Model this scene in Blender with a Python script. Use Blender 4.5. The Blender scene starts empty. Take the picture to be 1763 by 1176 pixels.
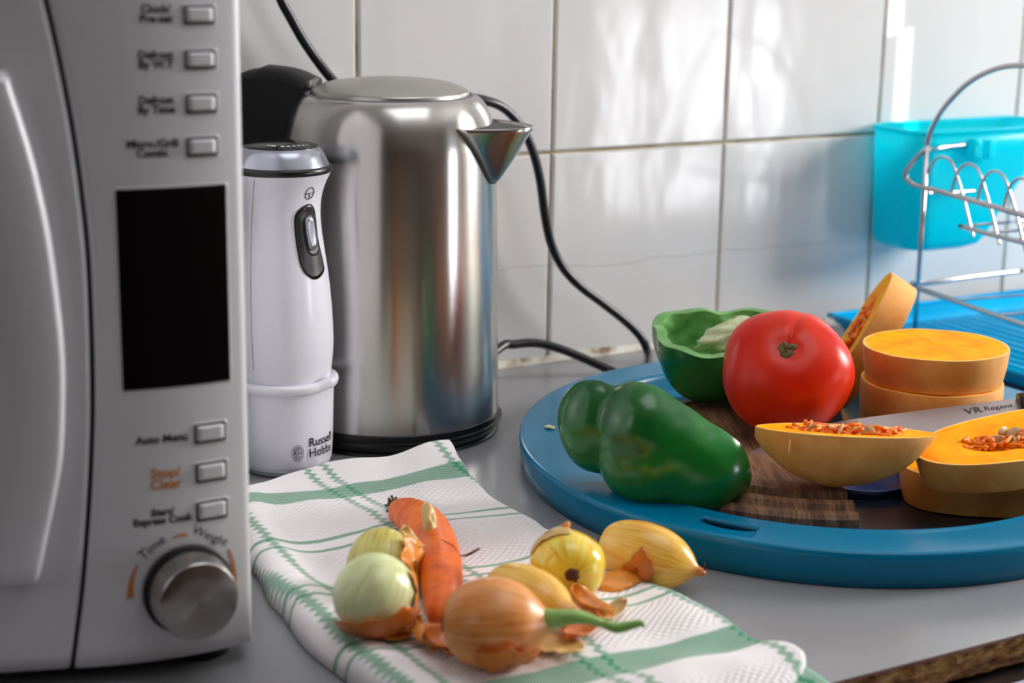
import bpy, bmesh, math, random
from mathutils import Vector as V, Matrix, noise
random.seed(7)
SC = bpy.context.scene
COL = SC.collection
PI = math.pi

# ---------------------------------------------------------------- camera (solved from the tile grid, 20 cm tiles)
F_PX = 2953.0; YAW = .5232; PITCH = .2401; ROLL = .0169
CAM = V((-.633, -1.3748, .4133))
_f = V((math.sin(YAW)*math.cos(PITCH), math.cos(YAW)*math.cos(PITCH), -math.sin(PITCH)))
_r0 = V((math.cos(YAW), -math.sin(YAW), 0)); _u0 = _r0.cross(_f)
_r = _r0*math.cos(ROLL) + _u0*math.sin(ROLL); _u = -_r0*math.sin(ROLL) + _u0*math.cos(ROLL)
RH = _r0.copy()                                   # horizontal right of the view
FH = V((math.sin(YAW), math.cos(YAW), 0))         # horizontal away from the view
Z = V((0, 0, 1))
cd = bpy.data.cameras.new('camera'); cam = bpy.data.objects.new('camera', cd); COL.objects.link(cam)
cd.sensor_width = 36; cd.lens = F_PX*36/1763; cd.clip_start = .05
cam.matrix_world = Matrix(((_r.x, _u.x, -_f.x, CAM.x), (_r.y, _u.y, -_f.y, CAM.y), (_r.z, _u.z, -_f.z, CAM.z), (0, 0, 0, 1)))
cd.dof.use_dof = True; cd.dof.focus_distance = 1.24; cd.dof.aperture_fstop = 6.3
SC.camera = cam

# ---------------------------------------------------------------- view + light
SC.view_settings.view_transform = 'Standard'; SC.view_settings.look = 'None'
SC.view_settings.gamma = 1; SC.view_settings.use_curve_mapping = False
SC.view_settings.exposure = 0.10
w = bpy.data.worlds.new('world'); SC.world = w; w.use_nodes = True
w.node_tree.nodes['Background'].inputs[0].default_value = (.75, .85, 1, 1)
w.node_tree.nodes['Background'].inputs[1].default_value = .6

def area_light(name, loc, look, sx, sy, power, color):
    l = bpy.data.lights.new(name, 'AREA'); l.shape = 'RECTANGLE'; l.size = sx; l.size_y = sy
    l.energy = power; l.color = color
    o = bpy.data.objects.new(name, l); COL.objects.link(o); o.location = loc
    o.rotation_euler = (V(look)-V(loc)).to_track_quat('-Z', 'Y').to_euler()
    return o
# daylight in the side windows, a narrow one on the left, and an added soft fill under the ceiling
area_light('window_daylight', (2.17, -.90, .70), (.2, -1.0, .0), .52, .95, 66, (1, .97, .94))
area_light('window_daylight_pane', (2.17, -2.66, -.12), (0, -1.2, .1), .12, .72, 5, (.93, .95, 1))
area_light('window_daylight_pane', (2.17, -2.33, -.12), (0, -1.0, .1), .12, .72, 5, (.93, .95, 1))
area_light('window_daylight_left', (-1.75, -.95, .85), (0, -.6, .3), .30, 1.0, 2, (.93, .95, 1))
area_light('ceiling_fill', (.1, -.9, 1.56), (.1, -.9, 0), .9, .9, 6, (.95, .97, 1))
sl = bpy.data.lights.new('sun', 'SUN'); sl.energy = 14; sl.angle = .004; sl.color = (1, .97, .92)
sun = bpy.data.objects.new('sun', sl); COL.objects.link(sun)
SUN_D = V((-.85, .45, -.30)).normalized()
sun.rotation_euler = SUN_D.to_track_quat('-Z', 'Y').to_euler(); sun.location = (2.6, -1.2, 1.2)

# ---------------------------------------------------------------- layout helpers: a pixel of the photograph on a real plane
def ray(px, py): return (_f*F_PX + _r*(px-881.5) - _u*(py-588)).normalized()
def atz(px, py, z=0):
    d = ray(px, py); return CAM + d*((z-CAM.z)/d.z)
def aty(px, py, y):
    d = ray(px, py); return CAM + d*((y-CAM.y)/d.y)
def atx(px, py, x):
    d = ray(px, py); return CAM + d*((x-CAM.x)/d.x)
def atd(px, py, dep):
    d = ray(px, py); return CAM + d*(dep/d.dot(_f))
def pr(p):
    v = V(p)-CAM; z = v.dot(_f); return 881.5+F_PX*v.dot(_r)/z, 588-F_PX*v.dot(_u)/z, z
def zax(K, py):
    lo, hi = -.1, .6
    for _ in range(40):
        m = (lo+hi)/2
        if pr((K.x, K.y, m))[1] > py: lo = m
        else: hi = m
    return lo
def prof(K, pts):
    out = []
    for (x, y) in pts:
        z = zax(K, y); q = pr((K.x, K.y, z)); out.append(((x-q[0])*q[2]/F_PX, z))
    return out

# ---------------------------------------------------------------- materials
def srgb(r, g, b):
    def c(v):
        v /= 255.; return v/12.92 if v <= .04045 else ((v+.055)/1.055)**2.4
    return (c(r), c(g), c(b), 1)
class N:
    def __init__(s, name):
        s.m = bpy.data.materials.new(name); s.m.use_nodes = True; s.t = s.m.node_tree; s.n = s.t.nodes; s.l = s.t.links
        s.b = s.n['Principled BSDF']
    def add(s, typ, **k):
        o = s.n.new(typ)
        for a, b in k.items(): setattr(o, a, b)
        return o
    def link(s, a, b): s.l.new(a, b)
    def math(s, op, a, b=None, c=None, clamp=False):
        o = s.n.new('ShaderNodeMath'); o.operation = op; o.use_clamp = clamp
        for i, v in enumerate((a, b, c)):
            if v is None: continue
            if isinstance(v, (int, float)): o.inputs[i].default_value = v
            else: s.l.new(v, o.inputs[i])
        return o.outputs[0]
    def mix(s, f, a, b, typ='MIX'):
        o = s.n.new('ShaderNodeMix'); o.data_type = 'RGBA'; o.blend_type = typ
        for i, v in ((0, f), (6, a), (7, b)):
            if isinstance(v, (int, float, tuple)): o.inputs[i].default_value = v
            else: s.l.new(v, o.inputs[i])
        return o.outputs[2]
    def noise(s, vec=None, scale=5, detail=3, rough=.5, dist=0):
        o = s.n.new('ShaderNodeTexNoise'); o.inputs['Scale'].default_value = scale; o.inputs['Detail'].default_value = detail
        o.inputs['Roughness'].default_value = rough; o.inputs['Distortion'].default_value = dist
        if vec is not None: s.l.new(vec, o.inputs['Vector'])
        return o.outputs['Fac']
    def ramp(s, f, stops):
        o = s.n.new('ShaderNodeValToRGB'); s.l.new(f, o.inputs[0]); e = o.color_ramp.elements
        e[0].position, e[0].color = stops[0]; e[1].position, e[1].color = stops[-1]
        for p, c in stops[1:-1]: x = e.new(p); x.color = c
        return o.outputs[0]
    def obj(s): return s.n.new('ShaderNodeTexCoord').outputs['Object']
    def uv(s): return s.n.new('ShaderNodeTexCoord').outputs['UV']
    def map(s, vec, sc=(1, 1, 1), rot=(0, 0, 0), loc=(0, 0, 0)):
        o = s.n.new('ShaderNodeMapping'); s.l.new(vec, o.inputs[0]); o.inputs['Scale'].default_value = sc
        o.inputs['Rotation'].default_value = rot; o.inputs['Location'].default_value = loc; return o.outputs[0]
    def sep(s, vec):
        o = s.n.new('ShaderNodeSeparateXYZ'); s.l.new(vec, o.inputs[0]); return o.outputs
    def bump(s, h, strength=.3, dist=.001, normal=None):
        o = s.n.new('ShaderNodeBump'); o.inputs['Strength'].default_value = strength; o.inputs['Distance'].default_value = dist
        s.l.new(h, o.inputs['Height'])
        if normal is not None: s.l.new(normal, o.inputs['Normal'])
        s.l.new(o.outputs[0], s.b.inputs['Normal']); return o.outputs[0]
    def set(s, **k):
        for a, v in k.items():
            i = s.b.inputs[a.replace('_', ' ')]
            if isinstance(v, (int, float, tuple)): i.default_value = v
            else: s.l.new(v, i)
        return s
def plain(name, col, rough=.5, metal=0., bump=0., bscale=200, spec=.5, var=.08, **k):
    n = N(name); o = n.obj(); f = n.noise(o, 14, 4)
    dark = tuple(c*(1-var) for c in col[:3])+(1,)
    n.set(Base_Color=n.mix(f, dark, col), Roughness=rough, Metallic=metal)
    n.b.inputs['Specular IOR Level'].default_value = spec
    if bump: n.bump(n.noise(o, bscale, 4), bump, .0006)
    for a, v in k.items(): n.b.inputs[a.replace('_', ' ')].default_value = v
    return n.m

def m_tile():
    n = N('glazed white wall tile'); o = n.obj()
    f = n.noise(o, 3, 3); sp = n.noise(o, 60, 2)
    c = n.mix(f, srgb(212, 211, 211), srgb(220, 219, 219))
    st = n.math('GREATER_THAN', sp, .79)
    c = n.mix(n.math('MULTIPLY', st, .35), c, srgb(170, 160, 130))
    x, y, z = n.sep(o)
    # old hairline crack across the lower row
    wob = n.math('MULTIPLY', n.math('SUBTRACT', n.noise(n.map(o, (9, 1, 1)), 1, 4), .5), .03)
    d = n.math('ABSOLUTE', n.math('SUBTRACT', z, n.math('ADD', wob, .092)))
    cr = n.math('SUBTRACT', 1, n.math('DIVIDE', d, .0012), clamp=True)
    c = n.mix(n.math('MULTIPLY', cr, .30), c, srgb(120, 118, 112))
    n.set(Base_Color=c, Roughness=.13)
    w1 = n.noise(n.map(o, (1.0, 1, .35)), 9, 2, .4)
    w2 = n.noise(n.map(o, (1.0, 1, .5)), 34, 1, .4)
    n.bump(n.math('ADD', n.math('MULTIPLY', w1, 1.0), n.math('MULTIPLY', w2, .12)), .55, .006)
    return n.m
def m_grout():
    n = N('stained tile grout'); o = n.obj(); f = n.noise(o, 25, 5)
    n.set(Base_Color=n.ramp(f, [(.3, srgb(112, 88, 52)), (.5, srgb(168, 156, 120)), (.75, srgb(200, 193, 170))]), Roughness=.85)
    n.bump(n.noise(o, 400, 3), .4, .0005); return n.m
def m_counter():
    n = N('grey laminate worktop'); o = n.obj()
    f = n.noise(o, 6, 4); g = n.noise(n.map(o, (1, 3, 1)), 120, 3)
    c = n.mix(f, srgb(130, 130, 135), srgb(147, 148, 151))
    c = n.mix(n.math('MULTIPLY', g, .2), c, srgb(120, 120, 124))
    sc = n.noise(n.map(o, (60, 4, 1), (0, 0, .5)), 3, 2)
    sc = n.math('GREATER_THAN', sc, .74)
    c = n.mix(n.math('MULTIPLY', sc, .1), c, srgb(190, 190, 190))
    n.set(Base_Color=c, Roughness=n.math('ADD', .13, n.math('MULTIPLY', n.noise(o, 22, 4), .16)))
    n.bump(n.noise(o, 700, 2), .06, .0004); return n.m
def m_chip():
    n = N('rough chipboard'); o = n.obj()
    a = n.noise(n.map(o, (1, 1, 2.6)), 130, 5, .75); b = n.noise(n.map(o, (1, 1, 2)), 45, 3)
    v = n.math('ADD', n.math('MULTIPLY', a, .7), n.math('MULTIPLY', b, .4))
    n.set(Base_Color=n.ramp(v, [(.34, srgb(40, 20, 14)), (.47, srgb(110, 66, 30)), (.58, srgb(170, 118, 58)), (.72, srgb(220, 190, 120))]), Roughness=.9)
    n.bump(v, 1, .004); return n.m
def m_steel(name, axis='Z', rough=.24, aniso=.75, col=(196, 193, 190), streak=(2, 2, 260), tang=True):
    n = N(name); o = n.obj()
    f = n.noise(n.map(o, streak), 12, 3)
    c = n.mix(f, srgb(*[v*.93 for v in col]), srgb(*col))
    n.set(Base_Color=c, Metallic=1.0, Roughness=n.math('ADD', rough-.03, n.math('MULTIPLY', f, .07)), Anisotropic=aniso, Anisotropic_Rotation=.25)
    if tang:
        t = n.add('ShaderNodeTangent', direction_type='RADIAL', axis=axis); n.link(t.outputs[0], n.b.inputs['Tangent'])
    n.bump(f, .03, .0004); return n.m
def m_mw():
    n = N('silver painted plastic'); o = n.obj()
    f = n.noise(o, 1800, 2); g = n.noise(o, 5, 3)
    n.set(Base_Color=n.mix(g, srgb(206, 206, 211), srgb(216, 216, 220)), Metallic=.18, Roughness=.36)
    n.bump(f, .12, .0002); return n.m
def m_towel():
    n = N('white waffle cotton with green woven stripes'); uv = n.uv(); u, v, _ = n.sep(uv)
    nz = n.noise(uv, 60, 3); wob = n.math('MULTIPLY', n.math('SUBTRACT', nz, .5), .0022)
    def band(c, cen, wid, soft=.0006):
        d = n.math('ABSOLUTE', n.math('SUBTRACT', n.math('ADD', c, wob), cen))
        return n.math('DIVIDE', n.math('SUBTRACT', wid/2+soft, d), soft*2, clamp=True)
    def total(l):
        o = l[0]
        for k in l[1:]: o = n.math('ADD', o, k)
        return n.math('MINIMUM', o, 1.0)
    zz = n.math('MULTIPLY', n.math('PINGPONG', v, .0036), 1.1)
    uz = n.math('ADD', u, n.math('SUBTRACT', zz, .0018))
    cols = total([band(uz, .012, .0075, .0012), band(uz, .034, .006, .0012), band(uz, .118, .0050, .001), band(uz, .132, .0050, .001), band(uz, .222, .006, .0012)])
    big = total([band(v, .062, .029, .0008), band(v, .410, .026, .0008)])
    rows = total([band(v, .146, .0042), band(v, .160, .0034), band(v, .236, .0042), band(v, .250, .0034), band(v, .322, .0042), band(v, .336, .0034)])
    tw = n.math('SINE', n.math('MULTIPLY', n.math('ADD', u, n.math('MULTIPLY', v, .9)), 2*PI/.0021))
    tw2 = n.math('SINE', n.math('MULTIPLY', n.math('SUBTRACT', u, v), 2*PI/.0030))
    ts = n.math('ADD', .78, n.math('MULTIPLY', tw, .30), clamp=True)
    ts2 = n.math('ADD', .72, n.math('MULTIPLY', tw2, .32), clamp=True)
    fade = n.math('ADD', .72, n.math('MULTIPLY', n.noise(uv, 9, 3), .75), clamp=True)
    a = n.math('MULTIPLY', n.math('MULTIPLY', cols, ts2), fade)
    b = n.math('MULTIPLY', n.math('MULTIPLY', n.math('MAXIMUM', big, rows), ts), fade)
    both = n.math('MULTIPLY', cols, n.math('MAXIMUM', big, rows))
    m = n.math('MAXIMUM', n.math('MAXIMUM', a, b), both)
    stain = n.math('MULTIPLY', n.math('SUBTRACT', n.noise(uv, 14, 3), .60, clamp=True), 1.6, clamp=True)
    white = n.mix(stain, srgb(236, 231, 233), srgb(190, 168, 135))
    c = n.mix(n.math('MULTIPLY', m, .96), white, srgb(0, 134, 92))
    n.set(Base_Color=c, Roughness=.95); n.b.inputs['Specular IOR Level'].default_value = .1
    n.b.inputs['Sheen Weight'].default_value = .25
    wu = n.math('SINE', n.math('MULTIPLY', n.math('ADD', u, n.math('MULTIPLY', wob, .6)), 2*PI/.0062))
    wv = n.math('SINE', n.math('MULTIPLY', n.math('ADD', v, n.math('MULTIPLY', wob, .8)), 2*PI/.0052))
    waf = n.math('MULTIPLY', wu, wv)
    fl = n.math('SUBTRACT', 1, n.math('MAXIMUM', total([band(v, .02, .062, .004), band(v, .42, .06, .004), band(v, .153, .022, .002), band(v, .243, .022, .002), band(v, .329, .022, .002)]),
                                      total([band(u, .02, .052, .004), band(u, .125, .02, .002), band(u, .225, .02, .003)])))
    fine = n.noise(n.map(uv, (1, 1, 1)), 900, 2)
    h = n.math('ADD', n.math('MULTIPLY', n.math('MULTIPLY', waf, fl), .7), n.math('MULTIPLY', fine, .5))
    n.bump(h, .75, .0011); return n.m
def m_wood():
    n = N('worn oak board'); o = n.obj()
    # grain runs along (.45, .89)
    vec = n.map(n.map(o, (1, 1, 1), (0, 0, math.radians(27))), (70, 5, 18))
    a = n.noise(vec, 2.2, 6, .7, .4); b = n.noise(n.map(n.map(o, (1, 1, 1), (0, 0, math.radians(27))), (340, 26, 60)), 2, 3)
    v = n.math('ADD', n.math('MULTIPLY', a, .7), n.math('MULTIPLY', b, .35))
    n.set(Base_Color=n.ramp(v, [(.32, srgb(48, 28, 20)), (.5, srgb(106, 72, 52)), (.68, srgb(158, 120, 86))]), Roughness=.55)
    n.bump(v, .35, .0010); return n.m
def m_skin(name, c1, c2, c3, rough=.33, freq=26, top=None, bottom=None, coat=.1):
    """onion: meridian streaks along v, u is the turn around the axis"""
    n = N(name); uv = n.uv(); u, v, _ = n.sep(uv)
    ang = n.math('MULTIPLY', u, 2*PI)
    cx = n.math('COSINE', ang); sx = n.math('SINE', ang)
    cmb = n.add('ShaderNodeCombineXYZ'); n.link(n.math('MULTIPLY', cx, freq/6), cmb.inputs[0]); n.link(n.math('MULTIPLY', sx, freq/6), cmb.inputs[1]); n.link(n.math('MULTIPLY', v, 1.2), cmb.inputs[2])
    s1 = n.noise(cmb.outputs[0], 3.2, 5, .62); s2 = n.noise(n.obj(), 30, 3)
    f = n.math('ADD', n.math('MULTIPLY', s1, .75), n.math('MULTIPLY', s2, .3))
    c = n.ramp(f, [(.36, c1), (.5, c2), (.66, c3)])
    if top: c = n.mix(n.math('MULTIPLY', n.math('SUBTRACT', n.math('ADD', v, n.math('MULTIPLY', s2, .15)), .74, clamp=True), 4.5, clamp=True), c, top)
    if bottom: c = n.mix(n.math('MULTIPLY', n.math('SUBTRACT', .34, n.math('ADD', v, n.math('MULTIPLY', s2, .2)), clamp=True), 6, clamp=True), c, bottom)
    n.set(Base_Color=c, Roughness=rough); n.b.inputs['Coat Weight'].default_value = coat
    n.b.inputs['Subsurface Weight'].default_value = .12; n.b.inputs['Subsurface Radius'].default_value = (.006, .003, .001)
    n.bump(s1, .18, .0006); return n.m
def m_veg(name, c1, c2, rough=.2, scale=12, sss=.08, bump=.08, bs=60, coat=.3, rad=(.006, .003, .001), spec=.5):
    n = N(name); o = n.obj(); f = n.noise(o, scale, 5, .6)
    n.set(Base_Color=n.ramp(f, [(.35, c1), (.68, c2)]), Roughness=rough); n.b.inputs['Coat Weight'].default_value = coat
    n.b.inputs['Coat Roughness'].default_value = .12; n.b.inputs['Specular IOR Level'].default_value = spec
    n.b.inputs['Subsurface Weight'].default_value = sss; n.b.inputs['Subsurface Radius'].default_value = rad
    n.bump(n.noise(o, bs, 3), bump, .0012); return n.m
def m_carrot():
    n = N('scrubbed carrot skin'); uv = n.uv(); u, v, _ = n.sep(uv); o = n.obj()
    f = n.noise(o, 45, 5, .65); g = n.noise(n.map(uv, (5, 46, 1)), 2.2, 4, .7)
    c = n.ramp(n.math('ADD', n.math('MULTIPLY', f, .6), n.math('MULTIPLY', g, .4)), [(.34, srgb(180, 66, 4)), (.5, srgb(232, 104, 6)), (.68, srgb(244, 134, 20))])
    c = n.mix(n.math('MULTIPLY', n.math('SUBTRACT', .12, v, clamp=True), 5, clamp=True), c, srgb(140, 70, 30))
    c = n.mix(n.math('MULTIPLY', n.math('SUBTRACT', v, .80, clamp=True), 4.5, clamp=True), c, srgb(176, 36, 14))
    n.set(Base_Color=c, Roughness=.42); n.b.inputs['Subsurface Weight'].default_value = .1; n.b.inputs['Subsurface Radius'].default_value = (.006, .002, .0006)
    n.bump(g, .35, .0012); return n.m
def m_trans(name, col, rough=.12, alpha_mix=.5, tl=.5):
    n = N(name); n.set(Base_Color=col, Roughness=rough, Transmission_Weight=alpha_mix, IOR=1.3)
    n.b.inputs['Subsurface Weight'].default_value = 0; o = n.obj(); n.bump(n.noise(o, 12, 2), .05, .001)
    tr = n.add('ShaderNodeBsdfTranslucent'); tr.inputs[0].default_value = col; mx = n.add('ShaderNodeMixShader'); mx.inputs[0].default_value = .5
    mx.inputs[0].default_value = tl
    n.link(n.b.outputs[0], mx.inputs[1]); n.link(tr.outputs[0], mx.inputs[2]); n.link(mx.outputs[0], n.n['Material Output'].inputs[0]); return n.m

M = {}
M['tile'] = m_tile(); M['grout'] = m_grout(); M['counter'] = m_counter(); M['chip'] = m_chip()
M['lamline'] = plain('dark red laminate core', srgb(92, 34, 30), .5)
M['caulk'] = (lambda n: (n.set(Base_Color=n.ramp(n.noise(n.obj(), 40, 5), [(.33, srgb(120, 84, 52)), (.47, srgb(206, 200, 186)), (.7, srgb(225, 222, 214))]), Roughness=.6), n.bump(n.noise(n.obj(), 90, 3), .5, .001), n.m)[-1])(N('grimy white caulk'))
M['wallp'] = plain('painted plaster', srgb(196, 190, 182), .8, bump=.1)
M['ceil'] = plain('white ceiling paint', srgb(225, 225, 222), .85)
M['floor'] = plain('dark floor vinyl', srgb(92, 80, 70), .5)
M['brown'] = plain('brown timber cupboard', srgb(74, 50, 38), .45)
M['winframe'] = plain('white window frame', srgb(225, 225, 225), .4)
M['silver'] = m_mw()
M['button'] = plain('silver button plastic', srgb(208, 208, 212), .3, .2)
M['darkgap'] = plain('black gap plastic', srgb(14, 12, 16), .5)
M['ink'] = plain('dark printed ink', srgb(36, 34, 42), .6)
M['orangeink'] = plain('orange printed ink', srgb(196, 122, 58), .6)
M['glassblack'] = plain('black display glass', srgb(5, 5, 8), .12, spec=.35)
M['groove'] = plain('grey moulded recess', srgb(120, 118, 124), .4, .4)
M['steel'] = m_steel('brushed kettle steel', 'Z', .235, .78)
M['steel_lid'] = m_steel('brushed lid steel', 'Z', .34, .3, (188, 186, 182), (200, 200, 2))
M['knobface'] = m_steel('turned knob steel', 'Z', .22, .85, (178, 172, 170), (30, 30, 30))
M['knobside'] = m_steel('knob side metal', 'Z', .25, .3, (190, 187, 184))
M['chrome'] = plain('chromed wire', srgb(196, 190, 194), .17, 1.0)
M['black'] = plain('black plastic', srgb(16, 16, 18), .3, bump=.03)
M['blackmatt'] = plain('satin black plastic', srgb(24, 23, 26), .42, bump=.05)
M['cord'] = plain('black rubber cord', srgb(20, 20, 28), .32)
M['white'] = plain('white appliance plastic', srgb(222, 222, 232), .28, var=.03, Coat_Weight=.2)
M['greyplastic'] = plain('clear grey plastic foot', srgb(150, 158, 160), .3)
M['logoink'] = plain('navy logo ink', srgb(22, 22, 40), .5)
M['whiteink'] = plain('white printed mark', srgb(225, 225, 225), .5)
M['smokedome'] = plain('smoked black dome', srgb(12, 12, 13), .16, spec=.35)
M['silverring'] = plain('satin silver ring', srgb(168, 172, 184), .25, .8)
M['towel'] = m_towel()
M['trayblue'] = plain('petrol blue plastic', srgb(0, 118, 160), .24, bump=.05, bscale=40, spec=.28)
M['trayfloor'] = plain('dark tray floor with rim shade', srgb(26, 34, 50), .25, bump=.06, bscale=60)  # dark navy floor, with the shade of the rim put into the colour
M['wood'] = m_wood()
M['bluedish'] = plain('glossy blue dish plastic', srgb(4, 70, 130), .12, bump=.04, bscale=50, Coat_Weight=.5)
M['green'] = m_veg('glossy green pepper skin', srgb(6, 74, 26), srgb(24, 122, 40), .24, 9, .04, .12, 45, .15)
M['greencut'] = m_veg('cut pepper flesh', srgb(74, 140, 62), srgb(122, 178, 98), .42, 25, .15, .3, 200, .1)
M['core'] = m_veg('pale pepper core', srgb(176, 190, 140), srgb(216, 222, 186), .5, 60, .2, .4, 300, 0)
M['red'] = m_veg('ripe tomato skin', srgb(200, 8, 0), srgb(240, 58, 0), .33, 11, .08, .04, 30, .0, (.01, .002, .001), .3)
M['scar'] = plain('corky stem scar', srgb(122, 104, 62), .9, bump=.8, bscale=300, var=.5)
M['flesh'] = m_veg('orange squash flesh', srgb(255, 150, 0), srgb(255, 184, 0), .6, 40, .06, .2, 260, 0, (.006, .003, .001), .08)
M['fleshrim'] = m_veg('pale squash edge', srgb(250, 190, 90), srgb(252, 210, 130), .5, 60, .2, .2, 300, 0)
M['rind'] = m_veg('tan squash rind', srgb(216, 140, 64), srgb(242, 182, 104), .48, 22, .04, .25, 90, 0, (.006, .003, .001), .25)
M['pulp'] = m_veg('stringy squash pulp', srgb(240, 92, 0), srgb(255, 150, 10), .35, 90, .0, .6, 400, .2, (.006, .003, .001), .3)
M['seed'] = m_veg('squash seed', srgb(190, 140, 90), srgb(222, 192, 140), .35, 90, .1, .2, 300, .4)
M['carrot'] = m_carrot()
M['root'] = plain('dry root', srgb(96, 52, 34), .8, var=.4)
M['stemdry'] = plain('dry crown', srgb(108, 88, 50), .85, bump=.6, var=.5)
M['onwhite'] = m_skin('peeled green white onion', srgb(190, 200, 130), srgb(212, 220, 158), srgb(228, 230, 190), .3, 16, bottom=srgb(150, 168, 40))
M['onyellow'] = m_skin('pale yellow onion layer', srgb(176, 150, 52), srgb(198, 188, 98), srgb(214, 208, 134), .35, 26)
M['onbrown'] = m_skin('papery brown onion skin', srgb(186, 96, 34), srgb(224, 140, 68), srgb(238, 172, 100), .36, 30, top=srgb(206, 170, 110))
M['ongold'] = m_skin('golden onion skin', srgb(212, 136, 30), srgb(234, 178, 66), srgb(240, 206, 100), .3, 22, top=srgb(190, 110, 50), coat=.25)
M['ongold2'] = m_skin('shiny gold and green onion skin', srgb(224, 150, 20), srgb(236, 196, 50), srgb(226, 218, 96), .25, 12, top=srgb(220, 160, 80), coat=.35)
M['peel'] = plain('papery onion peel', srgb(236, 150, 52), .35, var=.3, bump=.3)
M['peelpale'] = plain('pale onion peel', srgb(222, 186, 120), .4, var=.25, bump=.3)
M['peeldark'] = plain('amber onion peel', srgb(216, 112, 20), .35, var=.35, bump=.3, Coat_Weight=.2)
M['sprout'] = m_veg('green onion sprout', srgb(96, 150, 60), srgb(150, 186, 96), .4, 60, .1, .2, 200, .1)
M['blade'] = plain('knife blade steel', srgb(186, 176, 178), .38, .8, var=.1)
M['etch'] = plain('etched mark', srgb(66, 52, 50), .6)
M['cyan'] = m_trans('clear cyan plastic', srgb(0, 238, 250), .14, .2)
M['draintray'] = m_trans('blue drainer plastic', srgb(0, 182, 238), .16, .0, .12)
M['navy'] = plain('dark blue cabinet paint', srgb(8, 24, 78), .35)
M['ribbed'] = plain('ribbed aluminium', srgb(150, 146, 160), .3, 1.0)

# ---------------------------------------------------------------- mesh helpers
def mesh_obj(name, verts, faces, mats, parent=None, smooth=True, uvs=None, mi=None):
    me = bpy.data.meshes.new(name); me.from_pydata([tuple(v) for v in verts], [], faces)
    if not isinstance(mats, (list, tuple)): mats = [mats]
    for m in mats: me.materials.append(m)
    if mi: me.polygons.foreach_set('material_index', mi)
    if uvs:
        l = me.uv_layers.new(name='UVMap')
        for p in me.polygons:
            for li, vi in zip(p.loop_indices, p.vertices): l.data[li].uv = uvs[vi]
    me.polygons.foreach_set('use_smooth', [smooth]*len(me.polygons)); me.update()
    o = bpy.data.objects.new(name, me); COL.objects.link(o)
    if parent is not None: o.parent = parent
    return o
def tag(o, label, cat, group=None):
    o['label'] = label; o['category'] = cat
    if group: o['group'] = group
    return o
def struct(o): o['kind'] = 'structure'; return o
def thing(name, label, cat, loc=(0, 0, 0), group=None):
    o = bpy.data.objects.new(name, None); COL.objects.link(o); o.location = loc; o.empty_display_size = .02
    return tag(o, label, cat, group)
def local(o, root):
    """geometry was written in world space: shift it under its root"""
    o.parent = root; o.matrix_parent_inverse = Matrix.Identity(4)
    off = V(root.location)
    for v in o.data.vertices: v.co -= off
    return o
def center_origin(o, c):
    c = V(c)
    for v in o.data.vertices: v.co -= c
    o.location = c; return o
def box(name, lo, hi, mat, parent=None, bevel=0., seg=2):
    bm = bmesh.new(); bmesh.ops.create_cube(bm, size=1)
    for v in bm.verts:
        v.co = V([(lo[i]+hi[i])/2 + v.co[i]*(hi[i]-lo[i]) for i in range(3)])
    if bevel: bmesh.ops.bevel(bm, geom=bm.edges[:], offset=bevel, segments=seg, profile=.5, affect='EDGES')
    me = bpy.data.meshes.new(name); bm.to_mesh(me); bm.free(); me.materials.append(mat)
    if bevel:
        me.polygons.foreach_set('use_smooth', [True]*len(me.polygons))
    o = bpy.data.objects.new(name, me); COL.objects.link(o)
    if parent is not None: o.parent = parent
    return o
def cat(pts, n=8, closed=False):
    """catmull-rom through points of any dimension"""
    P = [tuple(p) for p in pts]; out = []; m = len(P)
    rng = range(m) if closed else range(m-1)
    for i in rng:
        g = lambda k: P[k % m] if closed else P[max(0, min(m-1, k))]
        p0, p1, p2, p3 = g(i-1), g(i), g(i+1), g(i+2)
        for j in range(n):
            t = j/n
            out.append(tuple(.5*(2*b+(c-a)*t+(2*a-5*b+4*c-d)*t*t+(-a+3*b-3*c+d)*t**3) for a, b, c, d in zip(p0, p1, p2, p3)))
    if not closed: out.append(P[-1])
    return out
def lathe_geo(pr_, n=64, fn=None):
    """profile [(r,z)], optional fn(ang, r, z, i)->(x,y,z)"""
    vs, uv, fs = [], [], []
    m = len(pr_)
    for i, (r, z) in enumerate(pr_):
        for k in range(n+1):
            a = 2*PI*k/n
            vs.append(fn(a, r, z, i) if fn else (r*math.cos(a), r*math.sin(a), z)); uv.append((k/n, i/(m-1)))
    for i in range(m-1):
        for k in range(n):
            a = i*(n+1)+k; fs.append((a, a+1, a+n+2, a+n+1))
    return vs, fs, uv
def weld(o, d=1e-6):
    bm = bmesh.new(); bm.from_mesh(o.data); bmesh.ops.remove_doubles(bm, verts=bm.verts, dist=d)
    bmesh.ops.recalc_face_normals(bm, faces=bm.faces)
    bm.to_mesh(o.data); bm.free(); return o
def lathe(name, p, mat, parent=None, n=64, fn=None, loc=None, smooth=True):
    vs, fs, uv = lathe_geo(p, n, fn)
    o = mesh_obj(name, vs, fs, mat, parent, smooth, uv); weld(o)
    if loc is not None: o.location = loc
    return o
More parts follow.
